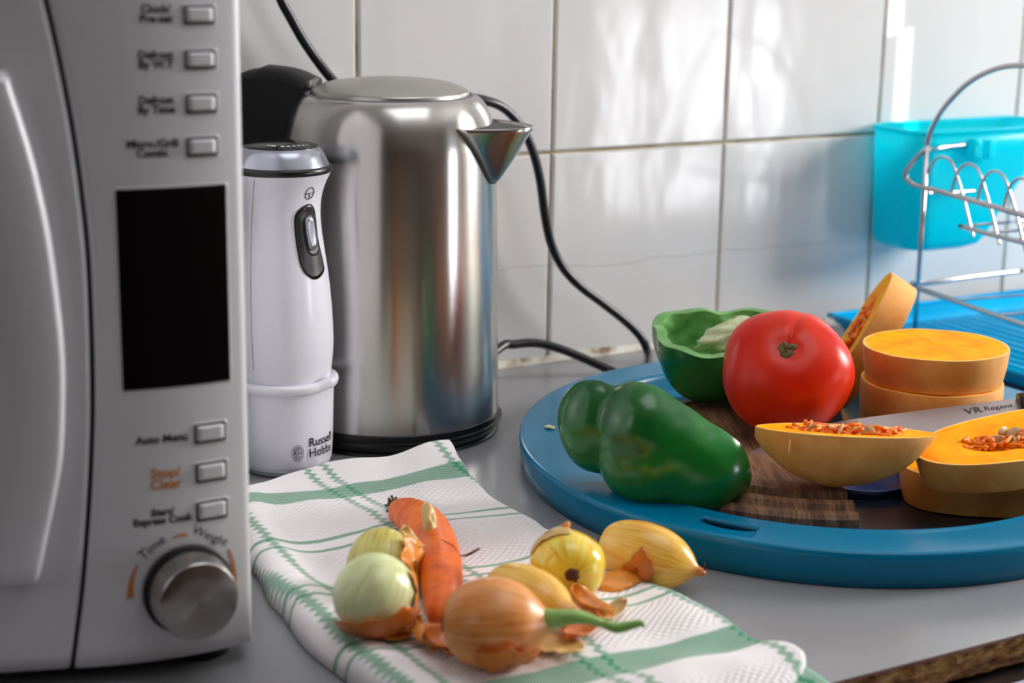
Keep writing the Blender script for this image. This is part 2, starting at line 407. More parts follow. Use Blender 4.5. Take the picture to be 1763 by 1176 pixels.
def tube_geo(pts, rad, n=10, cap=True):
    pts = [V(p) for p in pts]; vs, fs = [], []
    m = len(pts); R = rad if isinstance(rad, (list, tuple)) else [rad]*m
    t0 = (pts[1]-pts[0]).normalized(); a = t0.orthogonal().normalized()
    for i, p in enumerate(pts):
        t = (pts[min(i+1, m-1)]-pts[max(i-1, 0)]).normalized()
        a = (a - t*a.dot(t)).normalized(); b = t.cross(a)
        for k in range(n):
            q = 2*PI*k/n; vs.append(p + (a*math.cos(q)+b*math.sin(q))*R[i])
    for i in range(m-1):
        for k in range(n):
            k2 = (k+1) % n; fs.append((i*n+k, i*n+k2, (i+1)*n+k2, (i+1)*n+k))
    if cap:
        fs.append(tuple(range(n))[::-1]); fs.append(tuple(range((m-1)*n, m*n)))
    return vs, fs
def tube(name, pts, rad, mat, parent=None, n=10, smooth_n=0):
    if smooth_n:
        if isinstance(rad, (list, tuple)):
            q = cat([tuple(p)+(r,) for p, r in zip(pts, rad)], smooth_n); pts = [p[:3] for p in q]; rad = [max(1e-5, p[3]) for p in q]
        else: pts = cat([tuple(p) for p in pts], smooth_n)
    vs, fs = tube_geo(pts, rad, n); return mesh_obj(name, vs, fs, mat, parent)
def multi_tube(name, lists, rad, mat, parent=None, n=8):
    vs, fs = [], []
    for k, l in enumerate(lists):
        a, b = tube_geo(l, rad[k] if isinstance(rad, list) else rad, n); o = len(vs); vs += a; fs += [tuple(i+o for i in f) for f in b]
    return mesh_obj(name, vs, fs, mat, parent)
def text_geo(body, size, align='CENTER', bold=0.):
    c = bpy.data.curves.new('t', 'FONT'); c.body = body; c.size = size; c.align_x = align; c.align_y = 'CENTER'; c.offset = bold; c.resolution_u = 4
    c.space_line = .85
    o = bpy.data.objects.new('t', c); COL.objects.link(o); dg = bpy.context.evaluated_depsgraph_get(); dg.update()
    me = o.evaluated_get(dg).to_mesh(); vs = [tuple(v.co) for v in me.vertices]; fs = [tuple(p.vertices) for p in me.polygons]
    o.evaluated_get(dg).to_mesh_clear(); bpy.data.objects.remove(o); bpy.data.curves.remove(c)
    return vs, fs
def basis(o, x, y, z, loc):
    x, y, z = V(x), V(y), V(z)
    o.matrix_world = Matrix(((x.x, y.x, z.x, loc[0]), (x.y, y.y, z.y, loc[1]), (x.z, y.z, z.z, loc[2]), (0, 0, 0, 1))); return o
def orient(o, axis, loc, spin=0., ref=None):
    """local Z to axis"""
    z = V(axis).normalized(); x = (V(ref) if ref is not None else RH); x = (x - z*x.dot(z))
    if x.length < 1e-3: x = z.orthogonal()
    x.normalize(); y = z.cross(x)
    c, s = math.cos(spin), math.sin(spin); x2 = x*c+y*s; y2 = z.cross(x2)
    return basis(o, x2, y2, z, loc)

# ================================================================ THE ROOM
# tiled back wall: bevelled 20 cm tiles on a grout bed, one structure
def back_wall():
    vs, fs, mi = [], [], []
    x0, x1, z0, z1 = -2.0, 2.2, -.9, 1.6
    def quad(a, b, c, d, m): o = len(vs); vs.extend([a, b, c, d]); fs.append((o, o+1, o+2, o+3)); mi.append(m)
    quad((x0, .0022, z0), (x1, .0022, z0), (x1, .0022, z1), (x0, .0022, z1), 1)
    g = .0013; bw = .0022
    for i in range(-10, 11):
        for j in range(-5, 8):
            a, b = i*.2+g, (i+1)*.2-g; c, d = .203+(j-1)*.2+g, .203+j*.2-g
            random.seed(i*31+j); t = random.uniform(-.0003, .0003)
            yo, yi = .0022, t
            o = len(vs)
            vs.extend([(a, yo, c), (b, yo, c), (b, yo, d), (a, yo, d), (a+bw*.35, .0006+t, c+bw*.35), (b-bw*.35, .0006+t, c+bw*.35), (b-bw*.35, .0006+t, d-bw*.35), (a+bw*.35, .0006+t, d-bw*.35),
                       (a+bw, yi, c+bw), (b-bw, yi, c+bw), (b-bw, yi, d-bw), (a+bw, yi, d-bw)])
            for s in (0, 4):
                for k in range(4):
                    k2 = (k+1) % 4; fs.append((o+s+k, o+s+k2, o+s+4+k2, o+s+4+k)); mi.append(0)
            fs.append((o+8, o+9, o+10, o+11)); mi.append(0)
    # solid back
    quad((x0, .08, z0), (x0, .08, z1), (x1, .08, z1), (x1, .08, z0), 1)
    o = mesh_obj('wall_back', vs, fs, [M['tile'], M['grout']], None, False, None, mi)
    return struct(o)
back_wall()
# worktop
def counter():
    vs, fs, mi = [], [], []
    nx = 420; xa, xb = -1.2, 2.15; yf = -.693
    def grid_strip(rows, m):
        o = len(vs); k = len(rows)
        for r in rows: vs.extend(r)
        n = len(rows[0])
        for j in range(k-1):
            for i in range(n-1):
                fs.append((o+j*n+i, o+j*n+i+1, o+(j+1)*n+i+1, o+(j+1)*n+i)); mi.append(m)
    X = [xa+(xb-xa)*i/nx for i in range(nx+1)]
    grid_strip([[(x, -.003, 0) for x in X], [(x, yf, 0) for x in X]][::-1], 0)
    e = [0.0006*noise.noise(V((x*90, 3, 1))) for x in X]
    grid_strip([[(x, yf-.0003, 0) for x in X], [(x, yf-.0006+e[i], -.0016) for i, x in enumerate(X)]][::-1], 1)
    rows = []
    for j in range(9):
        z = -.0016 - j/8*.021
        rows.append([(x, yf + .0015 + .0035*noise.noise(V((x*130, z*160, 2))) + (j/8)**3*.004, z + (.004*noise.noise(V((x*22, 7, 0)))+.0015*noise.noise(V((x*120, 9, 0))) if j == 8 else 0)) for x in X])
    grid_strip(rows[::-1], 2)
    grid_strip([rows[-1], [(x, -.003, -.022) for x in X]][::-1], 2)
    o = mesh_obj('worktop', vs, fs, [M['counter'], M['lamline'], M['chip']], None, False, None, mi)
    tag(o, 'grey laminate worktop with broken chipboard front edge', 'worktop'); return o
counter()
# caulk bead at the junction
vs, fs = [], []
n_ = 200
for i in range(n_+1):
    x = -.6+2.7*i/n_; h = .007+.0035*noise.noise(V((x*14, 0, 0))); d = .0035+.002*noise.noise(V((x*20, 4, 0)))
    for (yy, zz) in ((-.0002, h), (-.0012, h*.8), (-d*.6, h*.4), (-d, .0003)): vs.append((x, yy, zz))
for i in range(n_):
    for k in range(3): a = i*4+k; fs.append((a, a+1, a+5, a+4))
struct(mesh_obj('trim_1', vs, fs, M['caulk']))
# cabinet under the worktop and the ribbed rail
box('base_cabinet', (-1.1, -.672, -.88), (2.1, -.02, -.0275), M['navy'], None, .002)
tag(bpy.data.objects['base_cabinet'], 'dark blue base cabinet below the worktop', 'cabinet')
vs, fs = [], []
prof_r = []
for k in range(14):
    z = -.0275-k*.0025
    prof_r += [(-.704-(.0012 if k % 2 else 0)-.0, z), (-.704-(.0012 if k % 2 else 0), z-.0022)]
prof_r = [(-.673, -.0262), (-.701, -.0262)] + [(y, z-.0015) for y, z in prof_r] + [(-.673, -.068)]
for x in (-1.0, 2.0):
    for (y, z) in prof_r: vs.append((x, y, z))
m_ = len(prof_r)
for k in range(m_-1): fs.append((k, k+1, m_+k+1, m_+k))
fs += [tuple(range(m_))[::-1], tuple(range(m_, 2*m_))]
tag(mesh_obj('ribbed_rail', vs, fs, M['ribbed'], None, False), 'ribbed aluminium rail under the chipboard edge', 'rail')
# rest of the kitchen (mirrored in kettle, knob and tiles)
def wall_pieces(name, axis, pos, thick, rects, mat):
    vs, fs = [], []
    for (a0, a1, z0, z1) in rects:
        o = len(vs)
        for t in (pos, pos+thick):
            for (a, z) in ((a0, z0), (a1, z0), (a1, z1), (a0, z1)):
                vs.append((t, a, z) if axis == 'x' else (a, t, z))
        fs += [tuple(o+i for i in q) for q in ((0, 1, 2, 3), (7, 6, 5, 4), (0, 4, 5, 1), (1, 5, 6, 2), (2, 6, 7, 3), (3, 7, 4, 0))]
    return struct(mesh_obj(name, vs, fs, mat, None, False))
wall_pieces('wall_right', 'x', 2.2, .012, [(-3.0, -2.8, -.9, 1.6), (-2.8, -2.2, -.9, -.52), (-2.8, -2.2, .48, 1.6), (-2.2, -1.17, -.9, 1.6), (-1.17, -.39, -.9, .05), (-1.17, -.39, 1.2, 1.6), (-.39, .08, -.9, 1.6)], M['wallp'])
wall_pieces('wall_front', 'y', -3.02, .012, [(-2.0, 2.2, -.9, 1.6)], M['brown'])
wall_pieces('wall_left', 'x', -2.0, -.012, [(-3.0, .08, -.9, 1.6)], M['brown'])
struct(box('floor', (-2.0, -3.0, -.94), (2.2, .08, -.9), M['floor']))
struct(box('ceiling', (-2.0, -3.0, 1.6), (2.2, .08, 1.64), M['ceil']))
# side window frames; the added slit board further down shapes the sun streak
# window 1: frame bars only
def frame(name, axis, pos, a0, a1, z0, z1, bars):
    root = bpy.data.objects.new(name, None); COL.objects.link(root); root['kind'] = 'structure'
    t = .03
    for k, (b0, b1, c0, c1) in enumerate([(a0, a0+t, z0, z1), (a1-t, a1, z0, z1), (a0, a1, z0, z0+t), (a0, a1, z1-t, z1)]+bars):
        lo, hi = ((pos-.02, b0, c0), (pos+.02, b1, c1)) if axis == 'x' else ((b0, pos-.02, c0), (b1, pos+.02, c1))
        box('window_bar', lo, hi, M['winframe'], root)
frame('window_1', 'x', 2.235, -1.20, -.36, .02, 1.23, [])
frame('window_2', 'x', 2.235, -2.83, -2.17, -.54, .50, [(-2.53, -2.46, -.54, .50)])
# added unseen board outside the side window: its slits shape the sun streak
def slit_of(px0, px1, py0, py1):
    c, d = aty(px0, (max(0, py0)+min(200, py1))/2, 0), aty(px1, (max(0, py0)+min(200, py1))/2, 0)
    a, b = V((c.x, 0, aty(px0, py1, 0).z)), V((d.x, 0, aty(px0, py0, 0).z))
    f = lambda p: (-(2.28-p.x)/.85*.45, p.z+(2.28-p.x)/.85*.30)
    (ya, za), (yb, zb) = f(a), f(b); return (min(ya, yb), max(ya, yb), min(za, zb), max(za, zb))
def sun_slit_board():
    g1 = slit_of(1545, 1562, 48, 330); g2 = slit_of(1530, 1550, -60, 66); g2 = (g2[0], g2[1], g1[3]+.002, g2[3]+.1)
    zs = [-.1, g1[2], g1[3], g2[2], g2[3], 1.5]; rects = []
    lo = min(g1[0], g2[0])-.004; hi = max(g1[1], g2[1])+.004
    rects += [(-1.5, lo, -.1, 1.5), (hi, -.2, -.1, 1.5), (lo, hi, -.1, g1[2]), (lo, hi, g1[3], g2[2]), (lo, hi, g2[3], 1.5)]
    for g in (g1, g2): rects += [(lo, g[0], g[2], g[3]), (g[1], hi, g[2], g[3])]
    wall_pieces('sun_mask', 'x', 2.28, .002, rects, M['brown'])
sun_slit_board()

# ================================================================ MICROWAVE
MZ0 = .012; MH = .47
ME_ = atz(434, 1104, MZ0)
def mw_T(s):
    a = math.radians(38-26*min(1, max(0, s)/.088)) if s < .088 else math.radians(max(9, 12-(s-.088)*8))
    return RH*math.cos(a)+FH*math.sin(a)
_MS = [(0, ME_.copy())]
_p = ME_.copy(); _s = 0
while _s < .56:
    _p = _p - mw_T(_s+.0005)*.001; _s += .001; _MS.append((_s, _p.copy()))
def mw(s, z, off=0.):
    if s < 0: p = ME_ - mw_T(0)*s
    else:
        i = min(len(_MS)-2, int(s/.001)); t = s/.001-i; p = _MS[i][1].lerp(_MS[i+1][1], t)
    T = mw_T(s); nrm = T.cross(Z)      # towards the viewer
    if nrm.dot(FH) > 0: nrm = -nrm
    q = p + nrm*off; return V((q.x, q.y, z))
def mwinv(px, py):
    s, z = .05, .2
    for _ in range(25):
        a = pr(mw(s, z)); b = pr(mw(s+.001, z)); c = pr(mw(s, z+.001))
        J = ((b[0]-a[0])/.001, (c[0]-a[0])/.001, (b[1]-a[1])/.001, (c[1]-a[1])/.001)
        ex, ey = px-a[0], py-a[1]; D = J[0]*J[3]-J[1]*J[2]
        s += (ex*J[3]-ey*J[1])/D; z += (J[0]*ey-J[2]*ex)/D
        s = max(-.02, min(.5, s))
    return s, z
MW = thing('microwave_oven', 'large silver microwave oven at the left with black display and round knob', 'microwave', (ME_.x, ME_.y, 0))
BK = FH*math.cos(math.radians(12)) - RH*math.sin(math.radians(12))
def mwbuild(name, vs, fs, mat, parent=MW, smooth=True, uvs=None, mi=None):
    o = mesh_obj(name, vs, fs, mat, None, smooth, uvs, mi)
    local(o, MW) if parent is MW else None
    if parent is not MW:
        off = V(MW.location)
        for v in o.data.vertices: v.co -= off
        o.parent = parent
    return o
seam_px = [(60, -60), (78, 0), (101, 100), (124, 220), (141, 340), (152, 450), (158, 600), (159, 720), (154, 850), (143, 1000), (131, 1100), (120, 1185)]
seam = [mwinv(*p) for p in seam_px]
seam = cat(seam, 5)
def seam_s(z):
    for a, b in zip(seam, seam[1:]):
        if min(a[1], b[1]) <= z <= max(a[1], b[1]):
            t = (z-a[1])/(b[1]-a[1]+1e-9); return a[0]+(b[0]-a[0])*t
    return seam[-1][0] if z < seam[-1][1] else seam[0][0]
Zs = [MZ0+(MH-MZ0)*i/60 for i in range(61)]
# control panel
def panel():
    vs, fs = [], []
    na = 40; G = .0011
    cols = [(-.003, -.012), (-.0022, -.006), (-.0012, -.0022), (.0004, -.0006)]
    for z in Zs:
        ss = seam_s(z)-G
        lift = 0
        row = [mw(0, z, o_)+RH*0 - mw_T(0)*0 + (mw_T(0)*(-s_)) for s_, o_ in cols]
        row += [mw(.002+(ss-.0032-.002)*k/na, z) for k in range(na+1)]
        row += [mw(ss-.0012, z, -.0004), mw(ss-.0003, z, -.0016), mw(ss, z, -.004), mw(ss, z, -.008)]
        # rounded lower right corner
        vs += row
    n = len(cols)+na+1+4
    for j in range(len(Zs)-1):
        for i in range(n-1): fs.append((j*n+i, (j+1)*n+i, (j+1)*n+i+1, j*n+i+1))
    # bottom lip: swept backwards
    o = len(vs)
    for i in range(n): v = vs[i]; vs.append(V((v.x, v.y, MZ0-.0012))+BK*.002)
    for i in range(n): v = vs[i]; vs.append(V((v.x, v.y, MZ0-.0014))+BK*.012)
    for i in range(n-1): fs.append((i, i+1, o+i+1, o+i)); fs.append((o+i, o+i+1, o+n+i+1, o+n+i))
    ob = mwbuild('control_panel', vs, fs, M['silver']); weld(ob); return ob
cpanel = panel()
# door
def door():
    vs, fs = [], []
    na = 60; G = .0011
    for z in Zs:
        ss = seam_s(z)+G
        row = [mw(ss, z, -.008), mw(ss, z, -.003), mw(ss+.0006, z, -.0010), mw(ss+.0018, z, -.0001)]
        row += [mw(ss+.003+(.53-ss-.003)*k/na, z) for k in range(na+1)]
        vs += row
    n = 4+na+1
    for j in range(len(Zs)-1):
        for i in range(n-1): fs.append((j*n+i, (j+1)*n+i, (j+1)*n+i+1, j*n+i+1))
    o = len(vs)
    for i in range(n): v = vs[i]; vs.append(V((v.x, v.y, MZ0-.0014))+BK*.010)
    for i in range(n-1): fs.append((i, i+1, o+i+1, o+i))
    ob = mwbuild('door', vs, fs, M['silver']); weld(ob); return ob
mdoor = door()
# body shell
def body():
    vs, fs = [], []
    front = [mw(s, 0, -.006) for s in [k*.53/30 for k in range(31)]]
    front[0] = mw(0, 0, -.006) - mw_T(0)*.0005
    R0 = front[0]+BK*.34; L0 = front[-1]+BK*.34
    loop = front+[L0, R0]; n = len(loop)
    for z in (MZ0+.001, MH): vs += [V((p.x, p.y, z)) for p in loop]
    for i in range(n): j = (i+1) % n; fs.append((i, j, n+j, n+i))
    fs += [tuple(range(n)), tuple(range(n, 2*n))[::-1]]
    ob = mwbuild('casing', vs, fs, [M['darkgap'], M['silver']], MW, False)
    mi = [0]*30+[1, 1, 1]+[0, 1]; ob.data.polygons.foreach_set('material_index', mi)
    return ob
body()
for (s, b) in ((.03, .03), (.5, .03), (.03, .3), (.5, .3)):
    q = mw(s, 0, -.0)+BK*b
    f_ = lathe('foot', [(0, .014), (.014, .014), (.016, .001), (.014, 0), (0, 0)], M['black'], None, 24); f_.parent = MW; f_.location = V((q.x, q.y, 0))-V(MW.location)
def on_panel_poly(name, pts_sz, h, mat, parent, bevel=.0005, smooth=False, base=0.):
    """prism on the curved front: outline in (s,z), subdivided, height h"""
    cs = sum(p[0] for p in pts_sz)/len(pts_sz); cz = sum(p[1] for p in pts_sz)/len(pts_sz)
    vs, fs = [], []; n = len(pts_sz)
    def ring(k, off): return [mw(cs+(s-cs)*k, cz+(z-cz)*k, off) for s, z in pts_sz]
    w_ = max(abs(p[0]-cs) for p in pts_sz)
    k1 = 1-bevel/w_
    rings = [ring(1, base-.001), ring(1, base+h-bevel*.7), ring(k1, base+h)]
    for q in (.8, .6, .4, .2): rings.append(ring(k1*q, base+h))
    for r in rings: vs += r
    for j in range(len(rings)-1):
        for i in range(n): i2 = (i+1) % n; fs.append((j*n+i, j*n+i2, (j+1)*n+i2, (j+1)*n+i))
    fs.append(tuple((len(rings)-1)*n+i for i in range(n)))
    ob = mwbuild(name, vs, fs, mat, parent, smooth); weld(ob); return ob
def rrect(s0, s1, z0, z1, r, k=4, sub=10):
    out = []
    for (cx, cz, a0) in ((s1-r, z1-r, 0), (s0+r, z1-r, 90), (s0+r, z0+r, 180), (s1-r, z0+r, 270)):
        for i in range(k+1): a = math.radians(a0+90*i/k); out.append((cx+r*math.cos(a), cz+r*math.sin(a)))
    # subdivide long edges so they follow the curve
    res = []
    for a, b in zip(out, out[1:]+out[:1]):
        res.append(a); L = math.hypot(b[0]-a[0], b[1]-a[1])
        if L > .004:
            for i in range(1, sub): res.append((a[0]+(b[0]-a[0])*i/sub, a[1]+(b[1]-a[1])*i/sub))
    return res
def quad_px(c):
    return [mwinv(*p) for p in c]
# display
dq = quad_px([(199, 325), (388, 318), (396, 655), (211, 673)])
s0 = min(dq[1][0], dq[2][0]); s1 = (dq[0][0]+dq[3][0])/2; z1 = (dq[0][1]+dq[1][1])/2; z0 = (dq[2][1]+dq[3][1])/2
fr = on_panel_poly('display_frame', rrect(s0-.0012, s1+.0012, z0-.0012, z1+.0012, .0015), .0004, M['button'], MW)
on_panel_poly('display', rrect(s0, s1, z0, z1, .001), .0008, M['glassblack'], MW)
btn = [(342, 26), (344, 103), (346, 179), (347.5, 253), (361, 745), (363, 812), (364.5, 878)]
for (bx, by) in btn:
    s, z = mwinv(bx, by); sl_, _ = mwinv(bx-27, by); sr_, _ = mwinv(bx+27, by); hw = (sl_-sr_)/2; s = (sl_+sr_)/2
    _, zt = mwinv(bx, by-17); _, zb = mwinv(bx, by+17); hh = (zt-zb)/2
    fr = on_panel_poly('button_surround', rrect(s-hw-.0011, s+hw+.0011, z-hh-.0012, z+hh+.0008, .0016), .0003, M['button'], MW, .0003)
    on_panel_poly('button_gap', rrect(s-hw, s+hw, z-hh, z+hh, .0012), .0004, M['darkgap'], fr, .0001)
    on_panel_poly('button', rrect(s-hw+.0015, s+hw-.0013, z-hh+.0018, z+hh-.0012, .001), .0022, M['button'], fr, .0012, True)
def panel_text(body, px, py, size, mat, rot=0., align='CENTER', bold=.0):
    s, z = mwinv(px, py); vs, fs = text_geo(body, size, align, bold); c, n_ = math.cos(rot), math.sin(rot)
    out = [mw(s-(x*c-y*n_), z+(x*n_+y*c), .00035) for x, y, _ in vs]
    return mwbuild('printed_label', out, fs, mat, MW, False)
TS = .0085
for b, x, y in (('Clock/\nPre-set', 265, 24), ('Defrost\nBy W.T', 265, 103), ('Defrost\nBy Time', 266, 181), ('Micro./Grill\nCombi.', 260, 256)):
    panel_text(b, x+3, y, TS*.68, M['ink'], 0, 'CENTER', .00018)
panel_text('Auto Menu', 279, 756, TS*.72, M['ink'], 0, 'CENTER', .00018)
panel_text('Stop/\nClear', 285, 824, TS*.9, M['orangeink'], 0, 'CENTER', .0002)
panel_text('Start/\nExpress Cook', 280, 889, TS*.66, M['ink'], 0, 'CENTER', .00022)
panel_text('Time', 262, 943, TS*.95, M['ink'], .62)
panel_text('Weight', 362, 923, TS*.9, M['ink'], -.52)
def panel_arc(pts, w0, w1, mat):
    P_ = cat([mwinv(*p) for p in pts], 6); vs, fs = [], []; m = len(P_)
    for i, (s, z) in enumerate(P_):
        a = P_[max(0, i-1)]; b = P_[min(m-1, i+1)]; dx, dz = b[0]-a[0], b[1]-a[1]; L = math.hypot(dx, dz); w_ = w0+(w1-w0)*i/(m-1)
        vs.append(mw(s-dz/L*w_, z+dx/L*w_, .0003)); vs.append(mw(s+dz/L*w_, z-dx/L*w_, .0003))
    for i in range(m-1): fs.append((2*i, 2*i+1, 2*i+3, 2*i+2))
    mwbuild('printed_mark', vs, fs, mat, MW, False)
panel_arc([(237, 972), (229, 990), (225, 1010), (224, 1030)], .0006, .002, M['orangeink'])
panel_arc([(393, 945), (400, 965), (403, 985), (403, 1002)], .0006, .0016, M['orangeink'])
panel_arc([(-40, 1186), (20, 1176), (70, 1168), (119, 1160)], .0003, .0003, M['darkgap'])
panel_arc([(298, 926), (310, 921), (322, 921)], .0006, .0009, M['orangeink'])
# knob
ks, kz = mwinv(324, 1013)
kc = mw(ks, kz); kT = mw_T(ks); kn = (mw(ks, kz, .01)-mw(ks, kz)).normalized()
KR = .0245
knob = bpy.data.objects.new('knob', None)
kb = lathe('knob', [(0, .0), (KR+.0012, .0), (KR+.0012, .0028), (KR-.0002, .0032), (KR-.0012, .003)], M['darkgap'], None, 64)
orient(kb, kn, kc - V(MW.location), 0); kb.parent = MW
ksd = lathe('knob_grip', cat([(KR-.001, .003), (KR-.0012, .010), (KR-.0018, .016), (KR-.0022, .0205), (KR-.0028, .0217)], 4), M['knobside'], None, 96); ksd.parent = kb
kfc = lathe('knob_face', [(KR-.0028, .0217), (KR-.0038, .0221), (.012, .0219), (0.0004, .0218)], M['knobface'], None, 96); kfc.parent = kb
# handle: bowed strip on the door
outer = [(5, 120), (16, 131), (22, 150), (41, 209), (60, 273), (75, 337), (88, 402), (102, 502), (112, 604), (113, 689), (109, 780), (98, 847), (84, 915), (69, 985), (62, 999)]
hz = [mwinv(*p) for p in outer]; hz = cat(hz, 4)
vs, fs = [], []
for i, (s, z) in enumerate(hz):
    t = i/(len(hz)-1)
    tc = .034+.004*math.sin(PI*t)
    lift = .012*min(1, min(t, 1-t)*7+.35)
    prf = [(0, .0), (0, lift-.003), (.0012, lift-.0008), (.0032, lift), (tc*.5, lift+.0015), (tc-.004, lift-.001), (tc-.001, lift-.004), (tc, 0)]
    for (a, b) in prf: vs.append(mw(s+a, z, b))
k_ = 8
for i in range(len(hz)-1):
    for j in range(k_-1): a = i*k_+j; fs.append((a, a+1, a+k_+1, a+k_))
fs += [tuple(range(k_)), tuple((len(hz)-1)*k_+j for j in range(k_))[::-1]]
hd = mwbuild('door_handle', vs, fs, M['silver'], mdoor)
# dark door window left of the handle
on_panel_poly('door_window', rrect(.19, .5, .09, .40, .01), .0006, M['glassblack'], mdoor)

# ================================================================ KETTLE and its power base
KX = atz(672, 732.5, 0); KX.z = 0
kp = prof(KX, [(858, 711), (858, 690), (857.5, 600), (857, 480), (856, 400), (856, 330), (856, 280), (855.5, 245), (853, 225), (848, 203), (842, 187), (834, 174), (826, 166), (818, 162)])
zst = kp[0][1]
kettle = thing('kettle', 'brushed steel electric kettle with spout, standing behind the white hand blender', 'kettle', (KX.x, KX.y, .012))
KL = V((0, 0, -.012))
def kpart(name, p, mat, parent=kettle, n=128, fn=None):
    o = lathe(name, p, mat, parent, n, fn); o.location = KL if parent is kettle else (0, 0, 0); return o
sp_az = math.radians(72)
spd = -FH*math.cos(sp_az) + RH*math.sin(sp_az)          # spout direction
sp_ang = math.atan2(spd.y, spd.x)
body_p = [(kp[0][0]-.0015, zst-.0005)]+cat(kp, 6)
kb_ = kpart('kettle_body', body_p, M['steel'])
rt, zt = kp[-1]
# lid and rim
kpart('lid_gap', [(rt, zt), (rt-.001, zt+.0008), (rt-.003, zt+.0006), (rt-.0038, zt-.002), (rt-.006, zt-.004), (.0, zt-.004)], M['groove'])
lp = cat([(rt-.0045, zt-.003), (rt-.0045, zt+.0015), (rt-.007, zt+.0045), (rt*.7, zt+.0095), (rt*.35, zt+.0125), (0.0005, zt+.0135)], 6)
kpart('lid', lp, M['steel_lid'])
kpart('lower_trim', cat([(kp[0][0]-.003, .0126), (kp[0][0]-.001, .0130), (kp[0][0], .018), (kp[0][0]+.0002, zst-.001), (kp[0][0]-.001, zst+.0002)], 4), M['black'])
# spout
def spout():
    R_at = lambda z: min([(abs(z-b), a) for a, b in body_p])[1]
    ztop = zax(KX, 203)-.001; zbot = zax(KX, 312)+.004
    # pixel (893,203) is the tip
    side = Z.cross(spd)
    tipr = .1175
    vs, fs = [], []
    na, nb = 24, 12
    for j in range(nb+1):
        v = j/nb; z = zbot+(ztop-zbot)*v
        hw = .0425*(v**.8)+.0008                       # half width of the opening on the body
        Rb = R_at(z)
        tip = Rb+.001+(tipr-Rb)*(v**.85)
        for i in range(na+1):
            q = -1+2*i/na; a = q*hw/Rb
            base = spd*(Rb*math.cos(a))+side*(Rb*math.sin(a))
            k = 1-abs(q)
            kk = (math.sin(k*PI/2))**.9 if k < 1 else 1
            ext = (tip-Rb*math.cos(0))*kk
            p = base + spd*(ext + .0015*(1 if 0 < i < na else 0))
            vs.append(V((p.x, p.y, z)))
    n = na+1
    for j in range(nb):
        for i in range(na): a = j*n+i; fs.append((a, a+1, a+n+1, a+n))
    o = mesh_obj('spout', vs, fs, M['steel'], kettle); o.location = KL
    s = o.modifiers.new('s', 'SOLIDIFY'); s.thickness = .0009; s.offset = 1
    # dark mouth under the rim
    top = [vs[nb*n+i] for i in range(n)]
    arc = []
    for i in range(n):
        q = 1-2*i/na; Rb = R_at(ztop)-.002; a = q*.0425/Rb; b = spd*(Rb*math.cos(a))+side*(Rb*math.sin(a)); arc.append(V((b.x, b.y, ztop-.001)))
    vv = [p-Z*.003 for p in top]+arc; f2 = []
    for i in range(n-1): f2.append((i, i+1, 2*n-2-i, 2*n-1-i))
    m_ = mesh_obj('spout_mouth', vv, f2, M['blackmatt'], kettle, False); m_.location = KL
    # seam line around the spout
    ln = [vs[j*n]+(-FH*.0006) for j in range(nb+1)]
spout()
# black handle opposite the spout
hd_d = -spd
def along(r, z, s=0): q = hd_d*r + Z.cross(hd_d)*s; return V((q.x, q.y, z))
hp = [(.070, zt-.004), (.092, zt+.003), (.122, zt+.002), (.143, zt-.018), (.147, zt-.06), (.143, zt-.13), (.130, zt-.19), (.105, zt-.215), (.086, zt-.215)]
hc = cat(hp, 6); vs, fs = [], []
for i, (r, z) in enumerate(hc):
    a = hc[max(0, i-1)]; b = hc[min(len(hc)-1, i+1)]; tx, tz = b[0]-a[0], b[1]-a[1]; L = math.hypot(tx, tz); nx, nz = -tz/L, tx/L
    t = i/(len(hc)-1); th = .017*(1-.35*t) if t > .2 else .019; wd = .017
    for k in range(12):
        q = 2*PI*k/12; e = .6
        cx = math.copysign(abs(math.cos(q))**e, math.cos(q)); sy = math.copysign(abs(math.sin(q))**e, math.sin(q))
        vs.append(along(r+nx*th*cx*.8, z+nz*th*cx*.8, wd*sy))
for i in range(len(hc)-1):
    for k in range(12): k2 = (k+1) % 12; fs.append((i*12+k, i*12+k2, (i+1)*12+k2, (i+1)*12+k))
fs += [tuple(range(12))[::-1], tuple((len(hc)-1)*12+k for k in range(12))]
h_ = mesh_obj('handle', vs, fs, M['blackmatt'], kettle); h_.location = KL
hb = []
# hinge block that joins the lid to the handle
a0 = [along(r, z, s) for (r, z) in ((.070, zt-.010), (.072, zt+.001), (.088, zt+.006), (.128, zt+.006), (.150, zt-.006), (.156, zt-.062), (.085, zt-.066)) for s in (-.022, .022)]
f_ = []
m_ = 7
for i in range(m_): j = (i+1) % m_; f_.append((2*i, 2*i+1, 2*j+1, 2*j))
f_ += [tuple(2*i for i in range(m_))[::-1], tuple(2*i+1 for i in range(m_))]
hb = mesh_obj('hinge_block', a0, f_, M['blackmatt'], kettle, False); hb.location = KL
bv = hb.modifiers.new('b', 'BEVEL'); bv.width = .003; bv.segments = 3
# base plate
kbase = thing('power_base', 'round black power base with cord underneath the steel kettle', 'power base', (KX.x, KX.y, 0))
rb = kp[0][0]
lathe('base_plate', cat([(.0, .0), (rb-.008, .0), (rb-.003, .002), (rb+.0005, .008), (rb-.0005, .0112), (rb-.004, .0122), (.0, .0122)], 4), M['black'], kbase, 96)
